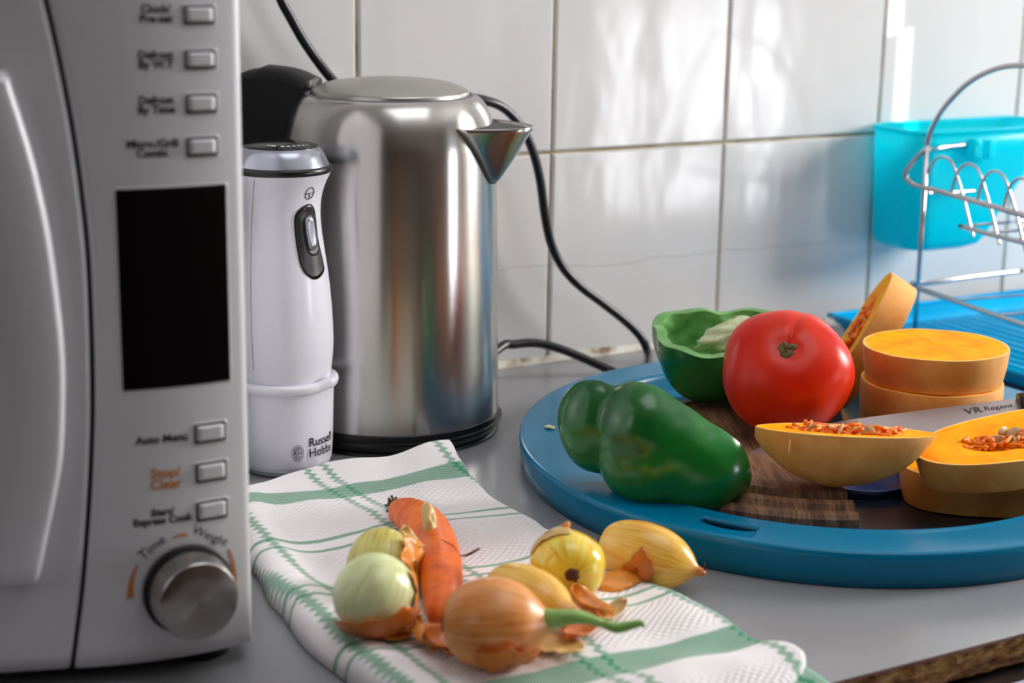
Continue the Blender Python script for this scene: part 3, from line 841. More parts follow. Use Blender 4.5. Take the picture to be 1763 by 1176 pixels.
# cord: loops behind the tray rim, up the wall and away to the socket
cpts = []
cpts.append(V((KX.x+.075, KX.y+.03, .010)))
for (x, y, yy) in ((858, 601, -.055), (885, 593, -.05), (925, 591, -.05), (965, 601, -.055), (1005, 617, -.06), (1050, 637, -.07)): cpts.append(aty(x, y, yy))
cpts[-1].z = max(cpts[-1].z, .005)
e1 = atz(1085, 648, .005); cpts += [e1, atz(1110, 640, .005)]
for (x, y, yy) in ((1116, 612, -.045), (1105, 583, -.04), (1080, 556, -.036), (1040, 524, -.033), (1000, 494, -.030), (970, 462, -.027), (949, 420, -.026), (938, 370, -.028), (930, 310, -.030), (918, 262, -.032), (900, 222, -.034), (872, 190, -.036), (842, 175, -.040), (800, 170, -.040), (720, 190, -.035), (640, 190, -.030), (600, 165, -.026), (572, 137, -.024), (545, 103, -.022), (520, 66, -.022), (500, 30, -.022), (484, 0, -.022), (470, -40, -.022), (462, -90, -.02)):
    cpts.append(aty(x, y, yy))
pl_ = cpts[-1].copy(); cpts += [V((pl_.x-.006, -.024, pl_.z+.05)), V((pl_.x-.008, -.030, pl_.z+.085))]
for p in cpts: p.z = max(p.z, .0045)
cq = cat([tuple(p) for p in cpts], 6)
cq = [V(p)-V(kbase.location) for p in cq]
cd_ = tube('power_cord', cq, .0042, M['cord'], kbase, 12)

# ================================================================ HAND BLENDER standing in its beaker
BX = atz(480, 824, .001)+FH*.036; BX.z = 0
bk = prof(BX, [(569, 812), (572, 800), (573, 740), (574, 680), (575, 652)])
beaker = thing('beaker', 'white plastic beaker with navy printed logo, holding the hand blender', 'beaker', (BX.x, BX.y, 0))
zr = bk[-1][1]
bk = [(max(.001, r), max(z, .0005)) for r, z in bk]
r0_ = bk[1][0]
outp = [(0.0005, .0045), (r0_-.006, .004), (r0_-.0015, .0065), (r0_-.0002, .012)]+[(r, z) for r, z in bk[2:]]
rtop = bk[-1][0]
full = cat(outp, 5)+[(rtop+.0002, zr), (rtop-.0012, zr+.002), (rtop-.0022, zr), (rtop-.0024, .05), (rtop-.006, .012), (.0005, .0095)]
lathe('cup', full, M['white'], beaker, 96)
lathe('foot_ring', cat([(r0_-.012, .0045), (r0_-.004, .0055), (r0_-.003, .003), (r0_-.005, 0.0003), (r0_-.012, .0003)], 3), M['greyplastic'], beaker, 64)
zl = zax(BX, 652)
lipa = math.radians(62); ld = -FH*math.cos(lipa)+RH*math.sin(lipa); lang = math.atan2(ld.y, ld.x)
def lipfn(a, r, z, i):
    d = abs((a-lang+PI) % (2*PI)-PI); e = .005*max(0, 1-d/.28)**1.3; return ((r+e)*math.cos(a), (r+e)*math.sin(a), z+e*.7)
lathe('rim', cat([(rtop-.0005, zl-.0045), (rtop+.0022, zl-.0030), (rtop+.0034, zl+.0002), (rtop+.0026, zl+.003), (rtop-.0004, zl+.0042), (rtop-.0026, zl+.0036)], 4), M['white'], beaker, 120, lipfn)
def wrap(vs, R, z0, ang0, off=.0003):
    """ang0: turn from the viewer direction to the right"""
    out = []
    for x, y, _ in vs:
        a = ang0+x/R; d = -FH*math.cos(a)+RH*math.sin(a); out.append(d*(R+off)+Z*(z0+y))
    return out
Rm = bk[2][0]; z_logo = zax(BX, 757)
def rr_at(z):
    return Rm
tv, tf = text_geo('Russell\nHobbs', .0098, 'LEFT', .00008)
aL = math.asin(min(.99, (537-485)/88.))
mesh_obj('logo_lettering', wrap(tv, Rm, z_logo+.0026, aL, .0004), tf, M['logoink'], beaker, False)
aE = math.asin((520-486)/88.)
tv, tf = text_geo('RH', .0052, 'CENTER', .00005)
lv = wrap(tv, Rm, z_logo, aE, .0004); lf = list(tf)
def ink_stroke(pts, w_):
    P_ = pts; o = len(lv); m = len(P_); raw = []
    for i, (x, y) in enumerate(P_):
        a = P_[max(0, i-1)]; b = P_[min(m-1, i+1)]; dx, dy = b[0]-a[0], b[1]-a[1]; L = math.hypot(dx, dy) or 1
        raw += [(x-dy/L*w_, y+dx/L*w_, 0), (x+dy/L*w_, y-dx/L*w_, 0)]
    lv.extend(wrap(raw, Rm, z_logo, aE, .0004)); lf.extend([(o+2*i, o+2*i+1, o+2*i+3, o+2*i+2) for i in range(m-1)])
ink_stroke([(.0044*math.cos(t*2*PI/40), .0062*math.sin(t*2*PI/40)) for t in range(41)], .00018)
for yy, ww in ((.0046, .0016), (.0036, .0027), (.0027, .0031), (-.0027, .0031), (-.0036, .0027), (-.0046, .0016)):
    ink_stroke([(-ww+2*ww*i/14, yy+.0003*math.sin(i*1.4)) for i in range(15)], .00018)
mesh_obj('logo_emblem', lv, lf, M['logoink'], beaker, False)

blender = thing('hand_blender', 'white hand blender with dark grip switch and black dial top', 'hand blender', (BX.x, BX.y, .0115))
BL = V((0, 0, -.0115))
hb_p = prof(BX, [(573.2, 650), (573.5, 600), (573, 560), (570, 515), (565, 470), (558, 425), (553, 390), (551.5, 360), (554, 335), (560, 315), (566, 302), (569.5, 294)])
hb_p = [(min(r, rtop-.003) if z < zl+.006 else r, z) for r, z in hb_p]
low = [(0.0005, .0125), (rtop-.010, .0128), (rtop-.0045, .03), (rtop-.0034, zl-.02)]
def bpart(name, p, mat, n=96, parent=None, fn=None):
    o = lathe(name, p, mat, parent or blender, n, fn); o.location = BL if parent is None else (0, 0, 0); return o
hbc = cat(hb_p, 6)
bb = bpart('motor_body', low+hbc, M['white'])
zt2 = hb_p[-1][1]; rt2 = hb_p[-1][0]
z_s = zax(BX, 282)
bpart('black_band', cat([(rt2-.002, zt2-.0005), (rt2+.0006, zt2+.0005), (rt2+.0006, z_s-.001), (rt2-.0015, z_s+.0002)], 3), M['black'])
dp = prof(BX, [(547, 250)])[0]
bpart('silver_collar', cat([(rt2-.0012, z_s), (rt2-.0028, z_s+.0035), (dp[0]+.0035, dp[1]-.004), (dp[0], dp[1]-.0005)], 5), M['silverring'])
dome = bpart('dial_dome', cat([(dp[0]+.0002, dp[1]-.001), (dp[0]-.001, dp[1]+.0006), (dp[0]*.7, dp[1]+.0022), (dp[0]*.35, dp[1]+.0032), (.0004, dp[1]+.0036)], 4), M['smokedome'])
# dial marks: growing dots and the word Max on the front of the dome
lv2, lf2 = [], []
def dome_z(r): return dp[1]+.0010+.0030*(1-(r/dp[0])**2)
for k in range(6):
    a = math.radians(12+k*10.5); rr = .0003+.00017*(5-k)
    d = -FH*math.cos(a)+RH*math.sin(a); R_ = dp[0]*.84; cpt = d*R_
    o_ = len(lv2)
    for t in range(10):
        q = cpt+RH*math.cos(t*PI/5)*(.00035+.00016*(5-k))*1.3+FH*math.sin(t*PI/5)*(.0006+.00014*(5-k))
        lv2.append(V((q.x, q.y, dome_z(q.length)+.0002)))
    lf2.append(tuple(range(o_, o_+10)))
tv, tf = text_geo('Max', .0042, 'CENTER', .0001); o_ = len(lv2)
for x, y, _ in tv:
    a = math.radians(-9)-x/(dp[0]*.8); d = -FH*math.cos(a)+RH*math.sin(a); q = d*(dp[0]*.80-y*-1.0); lv2.append(V((q.x, q.y, dome_z(q.length)+.0003)))
lf2 += [tuple(i+o_ for i in f) for f in tf]
dm = mesh_obj('dial_marks', lv2, lf2, M['whiteink'], blender, False); dm.location = BL
# grip switch recess, button, icon
def body_r(z):
    for a, b in zip(hbc, hbc[1:]):
        if a[1] <= z <= b[1]: t = (z-a[1])/(b[1]-a[1]+1e-9); return a[0]+(b[0]-a[0])*t
    return hbc[0][0] if z < hbc[0][1] else hbc[-1][0]
def bl_pt(px, py, off=0.):
    """point on blender body surface seen at a pixel"""
    d = ray(px, py); best = None
    for k in range(400):
        t = 1.15+k*.0006; p = CAM+d*t; q = p-BX; rr = math.hypot(q.x, q.y)
        if rr <= body_r(p.z)+off: best = q; break
    if best is None:
        # grazing: nearest approach
        best = min(((CAM+d*(1.15+k*.0006))-BX for k in range(400)), key=lambda q: abs(math.hypot(q.x, q.y)-body_r(q.z)))
    rr = math.hypot(best.x, best.y); s = (body_r(best.z)+off)/rr
    return V((best.x*s, best.y*s, best.z))
def surf_patch(name, outline, mat, h0, h1, rnd=True):
    n = len(outline); cx = sum(p[0] for p in outline)/n; cy = sum(p[1] for p in outline)/n
    vs, fs = [], []
    steps = [(1.0, -.0005), (1.0, h0), (.9, h1), (.7, h1*1.0), (.45, h1), (.2, h1)]
    for k, off in steps:
        for (x, y) in outline: 
            q = bl_pt(cx+(x-cx)*k, cy+(y-cy)*k); rr = math.hypot(q.x, q.y); s = (rr+off)/rr; vs.append(V((q.x*s, q.y*s, q.z)))
    for j in range(len(steps)-1):
        for i in range(n): i2 = (i+1) % n; fs.append((j*n+i, j*n+i2, (j+1)*n+i2, (j+1)*n+i))
    fs.append(tuple((len(steps)-1)*n+i for i in range(n)))
    o = mesh_obj(name, vs, fs, mat, blender); o.location = BL; weld(o); return o
sw = cat([(533, 351), (520, 356), (507, 372), (507, 400), (511, 430), (518, 460), (529, 475), (542, 481), (553, 474), (557, 462), (553, 440), (546, 410), (543, 380), (540, 360)], 3, True)
surf_patch('switch_surround', sw, M['black'], .0006, .0004)
sw2 = cat([(530, 370), (521, 382), (522, 405), (527, 428), (537, 440), (547, 434), (545, 412), (541, 388), (538, 373)], 3, True)
surf_patch('switch_well', sw2, M['blackmatt'], .0009, .0007)
sw3 = cat([(529, 371), (524, 376), (524, 392), (527, 412), (530, 427), (536, 430), (540, 423), (538, 402), (535, 380), (533, 373)], 3, True)
surf_patch('switch_button', sw3, M['silverring'], .0016, .0036)
ic = []
for t in range(25): a = 2*PI*t/24; ic.append((533+7*math.cos(a)+2.2*math.sin(a)*-1, 333+10*math.sin(a)-1.5*math.cos(a)))
il = [[bl_pt(x, y, .0003) for x, y in ic], [bl_pt(526.5, 334.5, .0003), bl_pt(533, 333, .0003), bl_pt(540, 331, .0003)], [bl_pt(533, 333, .0003), bl_pt(532, 342.5, .0003)]]
sm_ = tube('body_seam', [bl_pt(438+(1 if y < 320 else 0)-6*math.sin((y-300)/360*PI), y, .00005) for y in range(302, 640, 12)], .00022, M['groove'], blender, 6); sm_.location = BL
io = multi_tube('switch_icon', il, .00028, M['logoink'], blender, 6); io.location = BL
# =============== TOWEL
TX0, TX1, TY0, TY1 = -.272, -.040, -.232, -.690
def towel_edge_x(v):       # v metres from the back edge -> left/right x
    y = TY0-v
    L = cat([(-.212, 0), (-.228, .05), (-.246, .10), (-.256, .16), (-.266, .22), (-.273, .29), (-.270, .345), (-.268, .40), (-.266, .46)], 1)
    R = [(-.030, 0), (-.038, .04), (-.046, .07), (-.055, .12), (-.050, .17), (-.056, .21), (-.056, .26), (-.046, .30), (-.042, .36), (-.044, .41), (-.034, .445), (-.046, .46)]
    def ip(T):
        for a, b in zip(T, T[1:]):
            if a[1] <= v <= b[1]+1e-9: t = (v-a[1])/(b[1]-a[1]); t = t*t*(3-2*t); return a[0]+(b[0]-a[0])*t
        return T[0][0] if v < 0 else T[-1][0]
    return ip(L), ip(R)
def towel_h(x, y):
    v = TY0-y
    L, R = towel_edge_x(min(max(v, 0), .46)); u = (x-L)/(R-L)
    h = .0125
    h += .0046*noise.noise(V((x*9, y*13, .3))) + .0026*noise.noise(V((x*28, y*34, 1.7)))
    # ridge along the left edge, raised peak at the back right corner, roll along the front
    h += .006*math.exp(-((u-.075)/.07)**2)*(1 if v > .1 else v/.1)
    h += .010*math.exp(-((x+.05)/.035)**2-((v-.015)/.035)**2)
    h += .006*math.exp(-((x+.12)/.03)**2-((v-.0)/.02)**2)
    h += .005*math.exp(-((v-.437)/.016)**2)*min(1, max(0, u*1.6))
    h += .0035*math.exp(-((v-.385)/.02)**2)
    h -= .0025*math.exp(-((v-.15-.1*u)/.03)**2)
    return max(h, .006)
towel = thing('tea_towel', 'white waffle tea towel with green stripes, folded under the onions and carrot', 'towel', ((TX0+TX1)/2, (TY0+TY1)/2, 0))
def towel_mesh():
    nu, nv = 130, 230; vs, uv, fs = [], [], []
    VL = .458
    for j in range(nv+1):
        v = VL*j/nv; 
        # back edge scallops
        for i in range(nu+1):
            u = i/nu; L, R = towel_edge_x(v); x = L+(R-L)*u
            yb = TY0 + (.012*math.sin(u*5.2+.6) if True else 0)*(1-v/.12 if v < .12 else 0)
            yb += (-.030*max(0, (.42-u))/.42)*(1-v/.12 if v < .12 else 0)
            y = yb - v*(1+.0)
            if v > .38: y += -.012*((v-.38)/.08)*math.sin(u*9+.5) - (.010*(1-u))*((v-.38)/.08)
            h = towel_h(x, y)
            # roll the borders down
            e = min(i, nu-i)/nu*(R-L); ev = min(v, VL-v); d = min(e, ev); rad = .007
            if d < rad: k = math.sqrt(max(0, 1-(1-d/rad)**2)); h = .0015+(h-.0015)*k
            uv.append((x-TX0+.003*noise.noise(V((x*11, y*11, 5))), (TY0-y)+.005*noise.noise(V((x*13, y*13, 9))))); vs.append(V((x, y, h)))
    n = nu+1
    for j in range(nv):
        for i in range(nu): a = j*n+i; fs.append((a, a+n, a+n+1, a+1))
    # close underneath
    o = mesh_obj('top_layer', vs, fs, M['towel'], None, True, uv)
    s = o.modifiers.new('s', 'SOLIDIFY'); s.thickness = .0014; s.offset = -1
    return local(o, towel)
towel_mesh()
# lower folded layer peeking out at the front right corner: a rolled sheet edge in S-shape
def towel_fold():
    vs, uv, fs = [], [], []
    prof_ = cat([(.03, .0080), (.012, .0078), (.000, .0074), (-.010, .0062), (-.016, .0045), (-.014, .0018), (-.004, .0010), (.03, .0010)], 4)
    nx = 90
    for i in range(nx+1):
        t = i/nx; x = -.262+(.222)*t
        yf = -.690-.012*math.sin(t*9+.5)-.010*(1-t)+.006*math.sin(t*17)-.006*max(0, t-.8)*5
        for k, (a, b) in enumerate(prof_):
            wz = 1+.35*noise.noise(V((x*40, 2, 0))); vs.append(V((x+.004*max(0, t-.9)*10*(k/len(prof_)), yf+a+.012, b*wz))); uv.append((x-TX0, .40+k*.0016))
    n = len(prof_)
    for i in range(nx):
        for k in range(n-1): a = i*n+k; fs.append((a, a+1, a+n+1, a+n))
    o = mesh_obj('folded_layer', vs, fs, M['towel'], None, True, uv)
    s = o.modifiers.new('s', 'SOLIDIFY'); s.thickness = .0012; s.offset = -1
    return local(o, towel)
towel_fold()

# =============== ONIONS
def bulb_profile(R, L, neck=.16, neck_len=.18, tip=.5, root=.1, flat=1.0):
    """root at v=0 (bottom), neck at v=1; L is full length, R max radius"""
    pts = [(.0005, -.47), (root*R*.8, -.468), (R*.48, -.435), (R*.80, -.33), (R*.97, -.16), (R, 0), (R*.93, .14), (R*.74, .27), (R*.46, .37), (R*(neck+.08), .43), (R*neck, .47), (R*neck*.9, .5), (.0005, .505)]
    return [(r, z*L) for r, z in cat(pts, 4)]
def onion(name, label, cpx, R, L, axis, mat, base=None, depth_z=None, neck=.16, peeled=False, wob=.03, extra=None, seed=0, group='onions on the tea towel', lift=0.):
    """centre placed on the towel (or worktop) at a pixel"""
    zc = .015+R
    for _ in range(6):
        c = atz(cpx[0], cpx[1], zc); g = (towel_h(c.x, c.y) if base is None else base)
        ax = V(axis).normalized(); zc = g+R*math.sqrt(max(.0, 1-ax.z**2))*.97+abs(ax.z)*L*.44 + lift if abs(ax.z) > .75 else g+R*.97+lift
    root = thing(name, label, 'onion', c, group)
    def fn(a, r, z, i):
        k = 1+wob*math.sin(a*2+seed)+wob*.6*math.sin(a*5+seed*2)*min(1, r/R); return (r*k*math.cos(a), r*k*math.sin(a), z)
    pf0 = bulb_profile(R, L, neck)
    if peeled: pf0 = cat([(max(.0003, R*math.cos(t)**.95 if abs(t) < 1.5 else 0), L*.5*math.sin(t)) for t in [(-PI/2+PI*k/16) for k in range(17)]], 3)
    o = lathe('bulb', pf0, mat, None, 72, fn); orient(o, axis, (0, 0, 0), seed); o.parent = root
    if peeled: return root, o
    # root tuft
    lst = []
    rnd = random.Random(seed+3)
    zb = -L*.468
    for k in range(26):
        a = rnd.uniform(0, 2*PI); r = R*.17*rnd.random()**.5; p0 = V((r*math.cos(a), r*math.sin(a), zb+.0004)); p1 = p0+V((rnd.uniform(-1, 1)*.0016, rnd.uniform(-1, 1)*.0016, -rnd.uniform(.0006, .0022)))
        lst.append([p0, (p0+p1)/2+V((0, 0, -.0003)), p1])
    rp = lathe('root_plate', cat([(.0004, -.0012), (R*.10, -.0010), (R*.19, .0002), (R*.24, .0016)], 3), M['root'], None, 20, lambda a, r, z, i: (r*(1+.15*math.sin(a*4+seed))*math.cos(a), r*(1+.15*math.cos(a*3+seed))*math.sin(a), z+zb))
    orient(rp, axis, (0, 0, 0), seed); rp.parent = root
    t = multi_tube('root_tuft', lst, .00035, M['root'], None, 5); t.matrix_world = o.matrix_world.copy(); orient(t, axis, (0, 0, 0), seed); t.parent = root
    return root, o
def rdir(r, f, z): return RH*r+FH*f+Z*z
on_white, _o = onion('onion', 'peeled pale green-white onion at the front left of the towel', (645, 1024), .0238, .048, rdir(.45, .3, .84), M['onwhite'], peeled=True, seed=1, lift=-.006)
on_yel, _o = onion('onion', 'pale yellow-green onion behind the peeled white one, beside the carrot', (656, 972), .0220, .045, rdir(.12, .75, .6), M['onyellow'], peeled=True, seed=2, lift=-.004)
on_brown, _ob = onion('onion', 'round brown-skinned onion in front with a green sprout', (857, 1073), .0245, .064, rdir(.95, -.1, .06), M['onbrown'], neck=.2, seed=3)
on_long, _ol = onion('onion', 'long golden onion lying behind the brown sprouting onion', (914, 1030), .0185, .066, rdir(.72, -.62, -.05), M['ongold'], neck=.3, seed=4)
on_root, _or = onion('onion', 'shiny yellow onion standing with its root end to the viewer', (977, 972), .0222, .050, rdir(-.10, .985, -.10), M['ongold2'], neck=.12, seed=5)
on_far, _of = onion('onion', 'golden onion on the bare worktop with a dried pointed neck', (1118, 957), .0202, .072, rdir(.93, -.38, -.16), M['ongold'], base=.002, neck=.14, seed=6, group='onions beside the tray')
# neck tuft, brown patch of the far onion
sx_ = tube('dry_neck', [rdir(.93, -.38, -.16).normalized()*k for k in (.030, .034, .038)], [.0038, .0030, .0012], M['peeldark'], None, 10); sx_.parent = on_far
hk = tube('neck_curl', [rdir(.93, -.38, -.16).normalized()*.037+rdir(0, 0, z) for z in (0, .003, .007)], .0004, M['root'], None, 6); hk.parent = on_far
def cap_skin(name, R, centre_dir, ang, mat, parent, ragged=.25, seed=0, off=.0006, L=None, squash=1.0, flare=0.):
    """a piece of papery skin hugging a bulb, ragged rim, slightly lifted"""
    d = V(centre_dir).normalized(); x = d.orthogonal().normalized(); y = d.cross(x); vs, fs = [], []
    na, nr = 36, 7
    vs.append(d*(R+off))
    for j in range(1, nr+1):
        for i in range(na):
            a = 2*PI*i/na; lim = ang*(1+ragged*noise.noise(V((math.cos(a)*1.6, math.sin(a)*1.6, seed)))*2+ragged*.4*noise.noise(V((math.cos(a)*6, math.sin(a)*6, seed))))
            t = lim*j/nr; q = d*math.cos(t)+(x*math.cos(a)+y*math.sin(a))*math.sin(t)
            vs.append(q*(R+off+flare*(j/nr)**3))
    for i in range(na): fs.append((0, 1+i, 1+(i+1) % na))
    for j in range(nr-1):
        for i in range(na): a = 1+j*na+i; b = 1+j*na+(i+1) % na; fs.append((a, b, b+na, a+na))
    for v in vs: v.z *= squash
    o = mesh_obj(name, vs, fs, mat, parent); s = o.modifiers.new('s', 'SOLIDIFY'); s.thickness = .0004; s.offset = 0; return o
cap_skin('torn_skin', .0244, rdir(.25, -.45, -.85), 1.05, M['peeldark'], on_white, .2, 1, flare=.003)
cap_skin('skin_edge', .0242, rdir(.98, .1, .05), .55, M['peel'], on_white, .4, 4, flare=.001)
cap_skin('torn_skin', .0228, rdir(.85, -.35, .15), .62, M['peel'], on_yel, .45, 2, flare=.004)
cap_skin('torn_skin', .0249, rdir(.3, -.65, -.7), .6, M['peeldark'], on_brown, .35, 3, flare=.002)
cap_skin('skin_patch', .0215, rdir(-.45, -.85, -.12), .5, M['peeldark'], on_far, .5, 5, flare=.0004)
cap_skin('skin_patch', .0230, rdir(-.35, -.25, -.9), .6, M['peel'], on_root, .4, 6, flare=.001)
cap_skin('skin_patch', .0227, rdir(-.5, .1, .8), .55, M['peelpale'], on_root, .4, 8, flare=.0004)
tipo = tube('dry_tip', [rdir(-.05, .15, .98)*.0205, rdir(-.07, .14, .98)*.0240, rdir(.02, .12, .98)*.0265], [.0035, .0026, .0012], M['peel'], None, 8); tipo.parent = on_root
# sprout of the brown onion
c0 = V(on_brown.location)
def sp(px, py, dep): return atd(px, py, dep)-c0
D0 = pr(c0)[2]
shp = [sp(935, 1066, D0-.004), sp(955, 1065, D0-.006), sp(985, 1062, D0-.006), sp(1010, 1065, D0-.004), sp(1042, 1075, D0-.002)]
tube('sprout_sheath', shp, [.0062, .0052, .0042, .0034, .0020], M['sprout'], on_brown, 12, 5)
tube('sprout', [sp(1040, 1074, D0-.002), sp(1062, 1081, D0-.002), sp(1085, 1077, D0-.002), sp(1103, 1073, D0-.002), sp(1109, 1080, D0-.002)], [.0026, .0030, .0026, .0018, .0007], M['sprout'], on_brown, 10, 5)

# =============== CARROT
cp = [(684, 872, 9), (690, 880, 22), (708, 888, 31), (733, 908, 37), (750, 940, 38), (758, 975, 37.5), (761, 1008, 35.5), (759, 1035, 31), (754, 1055, 24), (749, 1070, 14), (746, 1082, 4)]
cpt = []
for x, y, r in cp:
    zc = .02
    for _ in range(4):
        c = atz(x, y, zc); rr = r*pr(c)[2]/F_PX; zc = towel_h(c.x, c.y)+rr*.96
    cpt.append((c.x, c.y, zc, rr))
carrot = thing('carrot', 'curved orange carrot lying on the towel between the onions', 'carrot', cpt[4][:3])
q = cat(cpt, 7); vs, fs = tube_geo([p[:3] for p in q], [p[3]*(1+.018*math.sin(i*1.7)+.02*noise.noise(V((i*.4, 0, 0)))) for i, p in enumerate(q)], 40)
uv = [(0, 0)]*len(vs); uv = [((k % 40)/40, (k//40)/(len(q)-1)) for k in range(len(vs))]
off = V(carrot.location)
mesh_obj('carrot_root', [v-off for v in vs], fs, M['carrot'], carrot, True, uv)
lst = []
rnd = random.Random(5)
p0 = V(cpt[0][:3])
for k in range(16):
    d = rdir(-.6+rnd.uniform(-.5, .5), .1+rnd.uniform(-.5, .5), .35+rnd.uniform(-.5, .6)).normalized(); s_ = p0+d*.002-off
    lst.append([s_, s_+d*.003, s_+d*rnd.uniform(.0045, .007)])
multi_tube('leaf_stubs', lst, .0009, M['stemdry'], carrot, 6)
def carrot_surf(px, py, off_=.0004):
    d = ray(px, py); best = None
    for k in range(500):
        p = CAM+d*(.95+k*.0008)
        for c in q[::2]:
            if (p-V(c[:3])).length < c[3]+off_: return p
    return CAM+d*1.2
rt_ = [carrot_surf(x, y)-off for x, y in ((716, 928), (735, 926), (755, 928), (770, 934), (783, 943), (791, 955))]
e = carrot_surf(791, 955)
rt_ += [atd(797, 957, pr(e)[2])-off, atd(808, 954, pr(e)[2])-off, atd(826, 944, pr(e)[2])-off]
tube('hair_root', rt_, [.0003]*6+[.0005, .0009, .0006], M['root'], carrot, 6, 4)

# =============== loose onion peels
def peel(px, py, w_, l_, rot, curl, mat, label, z=None, tilt=(0, 0), seed=0, up=.002):
    vs, fs = [], []; nu, nv = 12, 14
    for j in range(nv+1):
        v = -1+2*j/nv; ww = w_*math.sqrt(max(.0, 1-abs(v)**2.6))*(1+.25*noise.noise(V((v*2.5, seed, 0)))) + w_*.06
        for i in range(nu+1):
            u = -1+2*i/nu
            x = u*ww/2; y = v*l_/2 + .08*l_*noise.noise(V((u*3, seed, 4))); zz = curl*(u*u)*w_*.5 + curl*.35*v*v*l_*.5 + .0012*noise.noise(V((u*2+seed, v*2, 1)))
            vs.append(V((x, y, zz)))
    n = nu+1
    for j in range(nv):
        for i in range(nu): a = j*n+i; fs.append((a, a+1, a+n+1, a+n))
    o = mesh_obj('onion_peel', vs, fs, mat); s = o.modifiers.new('s', 'SOLIDIFY'); s.thickness = .0004; s.offset = 0
    zc = .015
    for _ in range(4): c = atz(px, py, zc); zc = (towel_h(c.x, c.y) if z is None else z)+up
    o.rotation_euler = (tilt[0], tilt[1], rot); o.location = (c.x, c.y, zc)
    tag(o, label, 'onion peel', 'loose onion peels'); return o
peel(745, 1020+72, .016, .026, .6, -.5, M['peel'], 'orange papery peel at the tip of the carrot', seed=1, up=.006, tilt=(.5, .2))
peel(756, 1108, .020, .022, 1.4, .6, M['peeldark'], 'amber curled peel in front of the carrot tip', seed=2, up=.003, tilt=(.2, -.3))
peel(790, 1118, .012, .03, -.9, .4, M['peeldark'], 'dark amber peel against the brown onion', seed=3, up=.002)
peel(690, 1088, .012, .030, -1.2, .5, M['peel'], 'narrow orange peel beside the peeled white onion', seed=4, up=.004, tilt=(.1, .5))
peel(640, 1083, .014, .046, 1.2, .5, M['peeldark'], 'long rust-coloured peel under the peeled white onion', seed=5, up=.003, tilt=(.35, 0))
peel(740, 892, .009, .022, -.25, -.5, M['peelpale'], 'pale upright peel lying on top of the carrot', seed=6, up=.034, tilt=(1.0, 0))
peel(700, 935, .016, .018, .5, .6, M['peelpale'], 'pale crumpled peel between yellow onion and carrot', seed=7, up=.028, tilt=(.6, .5))
peel(1010, 1055, .022, .030, .4, .7, M['peel'], 'orange cupped peel behind the green sprout', seed=8, up=.005, tilt=(.3, .3))
peel(1050, 1062, .011, .034, -1.1, .6, M['peelpale'], 'slim pale peel right of the green sprout', seed=9, up=.003)
peel(1000, 1090, .016, .038, -1.0, .5, M['peeldark'], 'amber peel lying under the green sprout', seed=10, up=.003)
peel(1068, 984, .022, .044, -1.25, -.5, M['peel'], 'broad orange peel at the towel edge before the far onion', seed=11, up=.007)
peel(962, 1115, .022, .030, .5, .2, M['peelpale'], 'flat cream peel right of the brown onion', seed=12, up=.0015)
peel(900, 1130, .010, .022, -1.2, .5, M['peeldark'], 'small dark peel under the brown onion', seed=13, up=.002)
peel(800, 1140, .006, .012, .3, .4, M['peelpale'], 'tiny peel flake in front of the brown onion', seed=14, up=.001)

# ================================================================ TRAY
TC = V((.2245, -.379, 0)); TA, TB = .259, .238; TD = V((-.551, -.835, 0)).normalized(); TP = V((-TD.y, TD.x, 0))
def tray_fn(a, r, z, i): q = TD*(r*TA*math.cos(a))+TP*(r*TB*math.sin(a)); return (q.x, q.y, z)
tray = thing('serving_tray', 'large round petrol-blue plastic tray carrying the vegetables', 'tray', TC)
tp = [(.0, .006), (.78, .006), (.805, .0068), (.818, .012), (.826, .0225), (.831, .0246), (.836, .0262), (.842, .0266), (.850, .0262), (.856, .0257), (.87, .0257), (.985, .0256), (.996, .0252), (1.0, .0240), (1.001, .0205), (.997, .010), (.990, .0008), (.983, .0008), (.988, .018), (.982, .0222), (.846, .0222), (.838, .019), (.829, .004), (.80, .0), (.0, .0)]
tb = lathe('tray_body', tp, M['trayblue'], None, 200, tray_fn); local_off = None
tb.parent = tray
bm = bmesh.new(); bm.from_mesh(tb.data); bmesh.ops.recalc_face_normals(bm, faces=bm.faces); bm.to_mesh(tb.data); bm.free()
# grip slot cut through the rim
sp0 = atz(1256, 902, .0257)-TC
cut = lathe('cut', [(0, -.02), (1, -.02), (1, .05), (0, .05)], M['darkgap'], None, 40, lambda a, r, z, i: (r*.0205*math.cos(a), r*.0100*max(-.3, math.sin(a)), z))
tang = (atz(1300, 911, .0257)-atz(1212, 893, .0257)); cut.rotation_euler = (0, 0, math.atan2(tang.y, tang.x)+PI); cut.location = (sp0.x, sp0.y, .012); cut.parent = tray
bo = tb.modifiers.new('b', 'BOOLEAN'); bo.object = cut; bo.operation = 'DIFFERENCE'; bo.solver = 'EXACT'
bpy.context.view_layer.update(); dg = bpy.context.evaluated_depsgraph_get()
nm = bpy.data.meshes.new_from_object(tb.evaluated_get(dg)); tb.modifiers.clear()
if len(nm.polygons) > 500: tb.data = nm
bpy.data.objects.remove(cut)
lathe('tray_base', [(0, .0066), (.77, .0066), (.79, .0063), (.79, .0058)], M['trayfloor'], tray, 120, tray_fn)  # dark disc widened to carry the painted rim shade
lathe('inner_ridge', [(.800, .0068), (.806, .0082), (.812, .0084), (.816, .0072)], M['trayblue'], tray, 160, tray_fn)
FZ = .0068
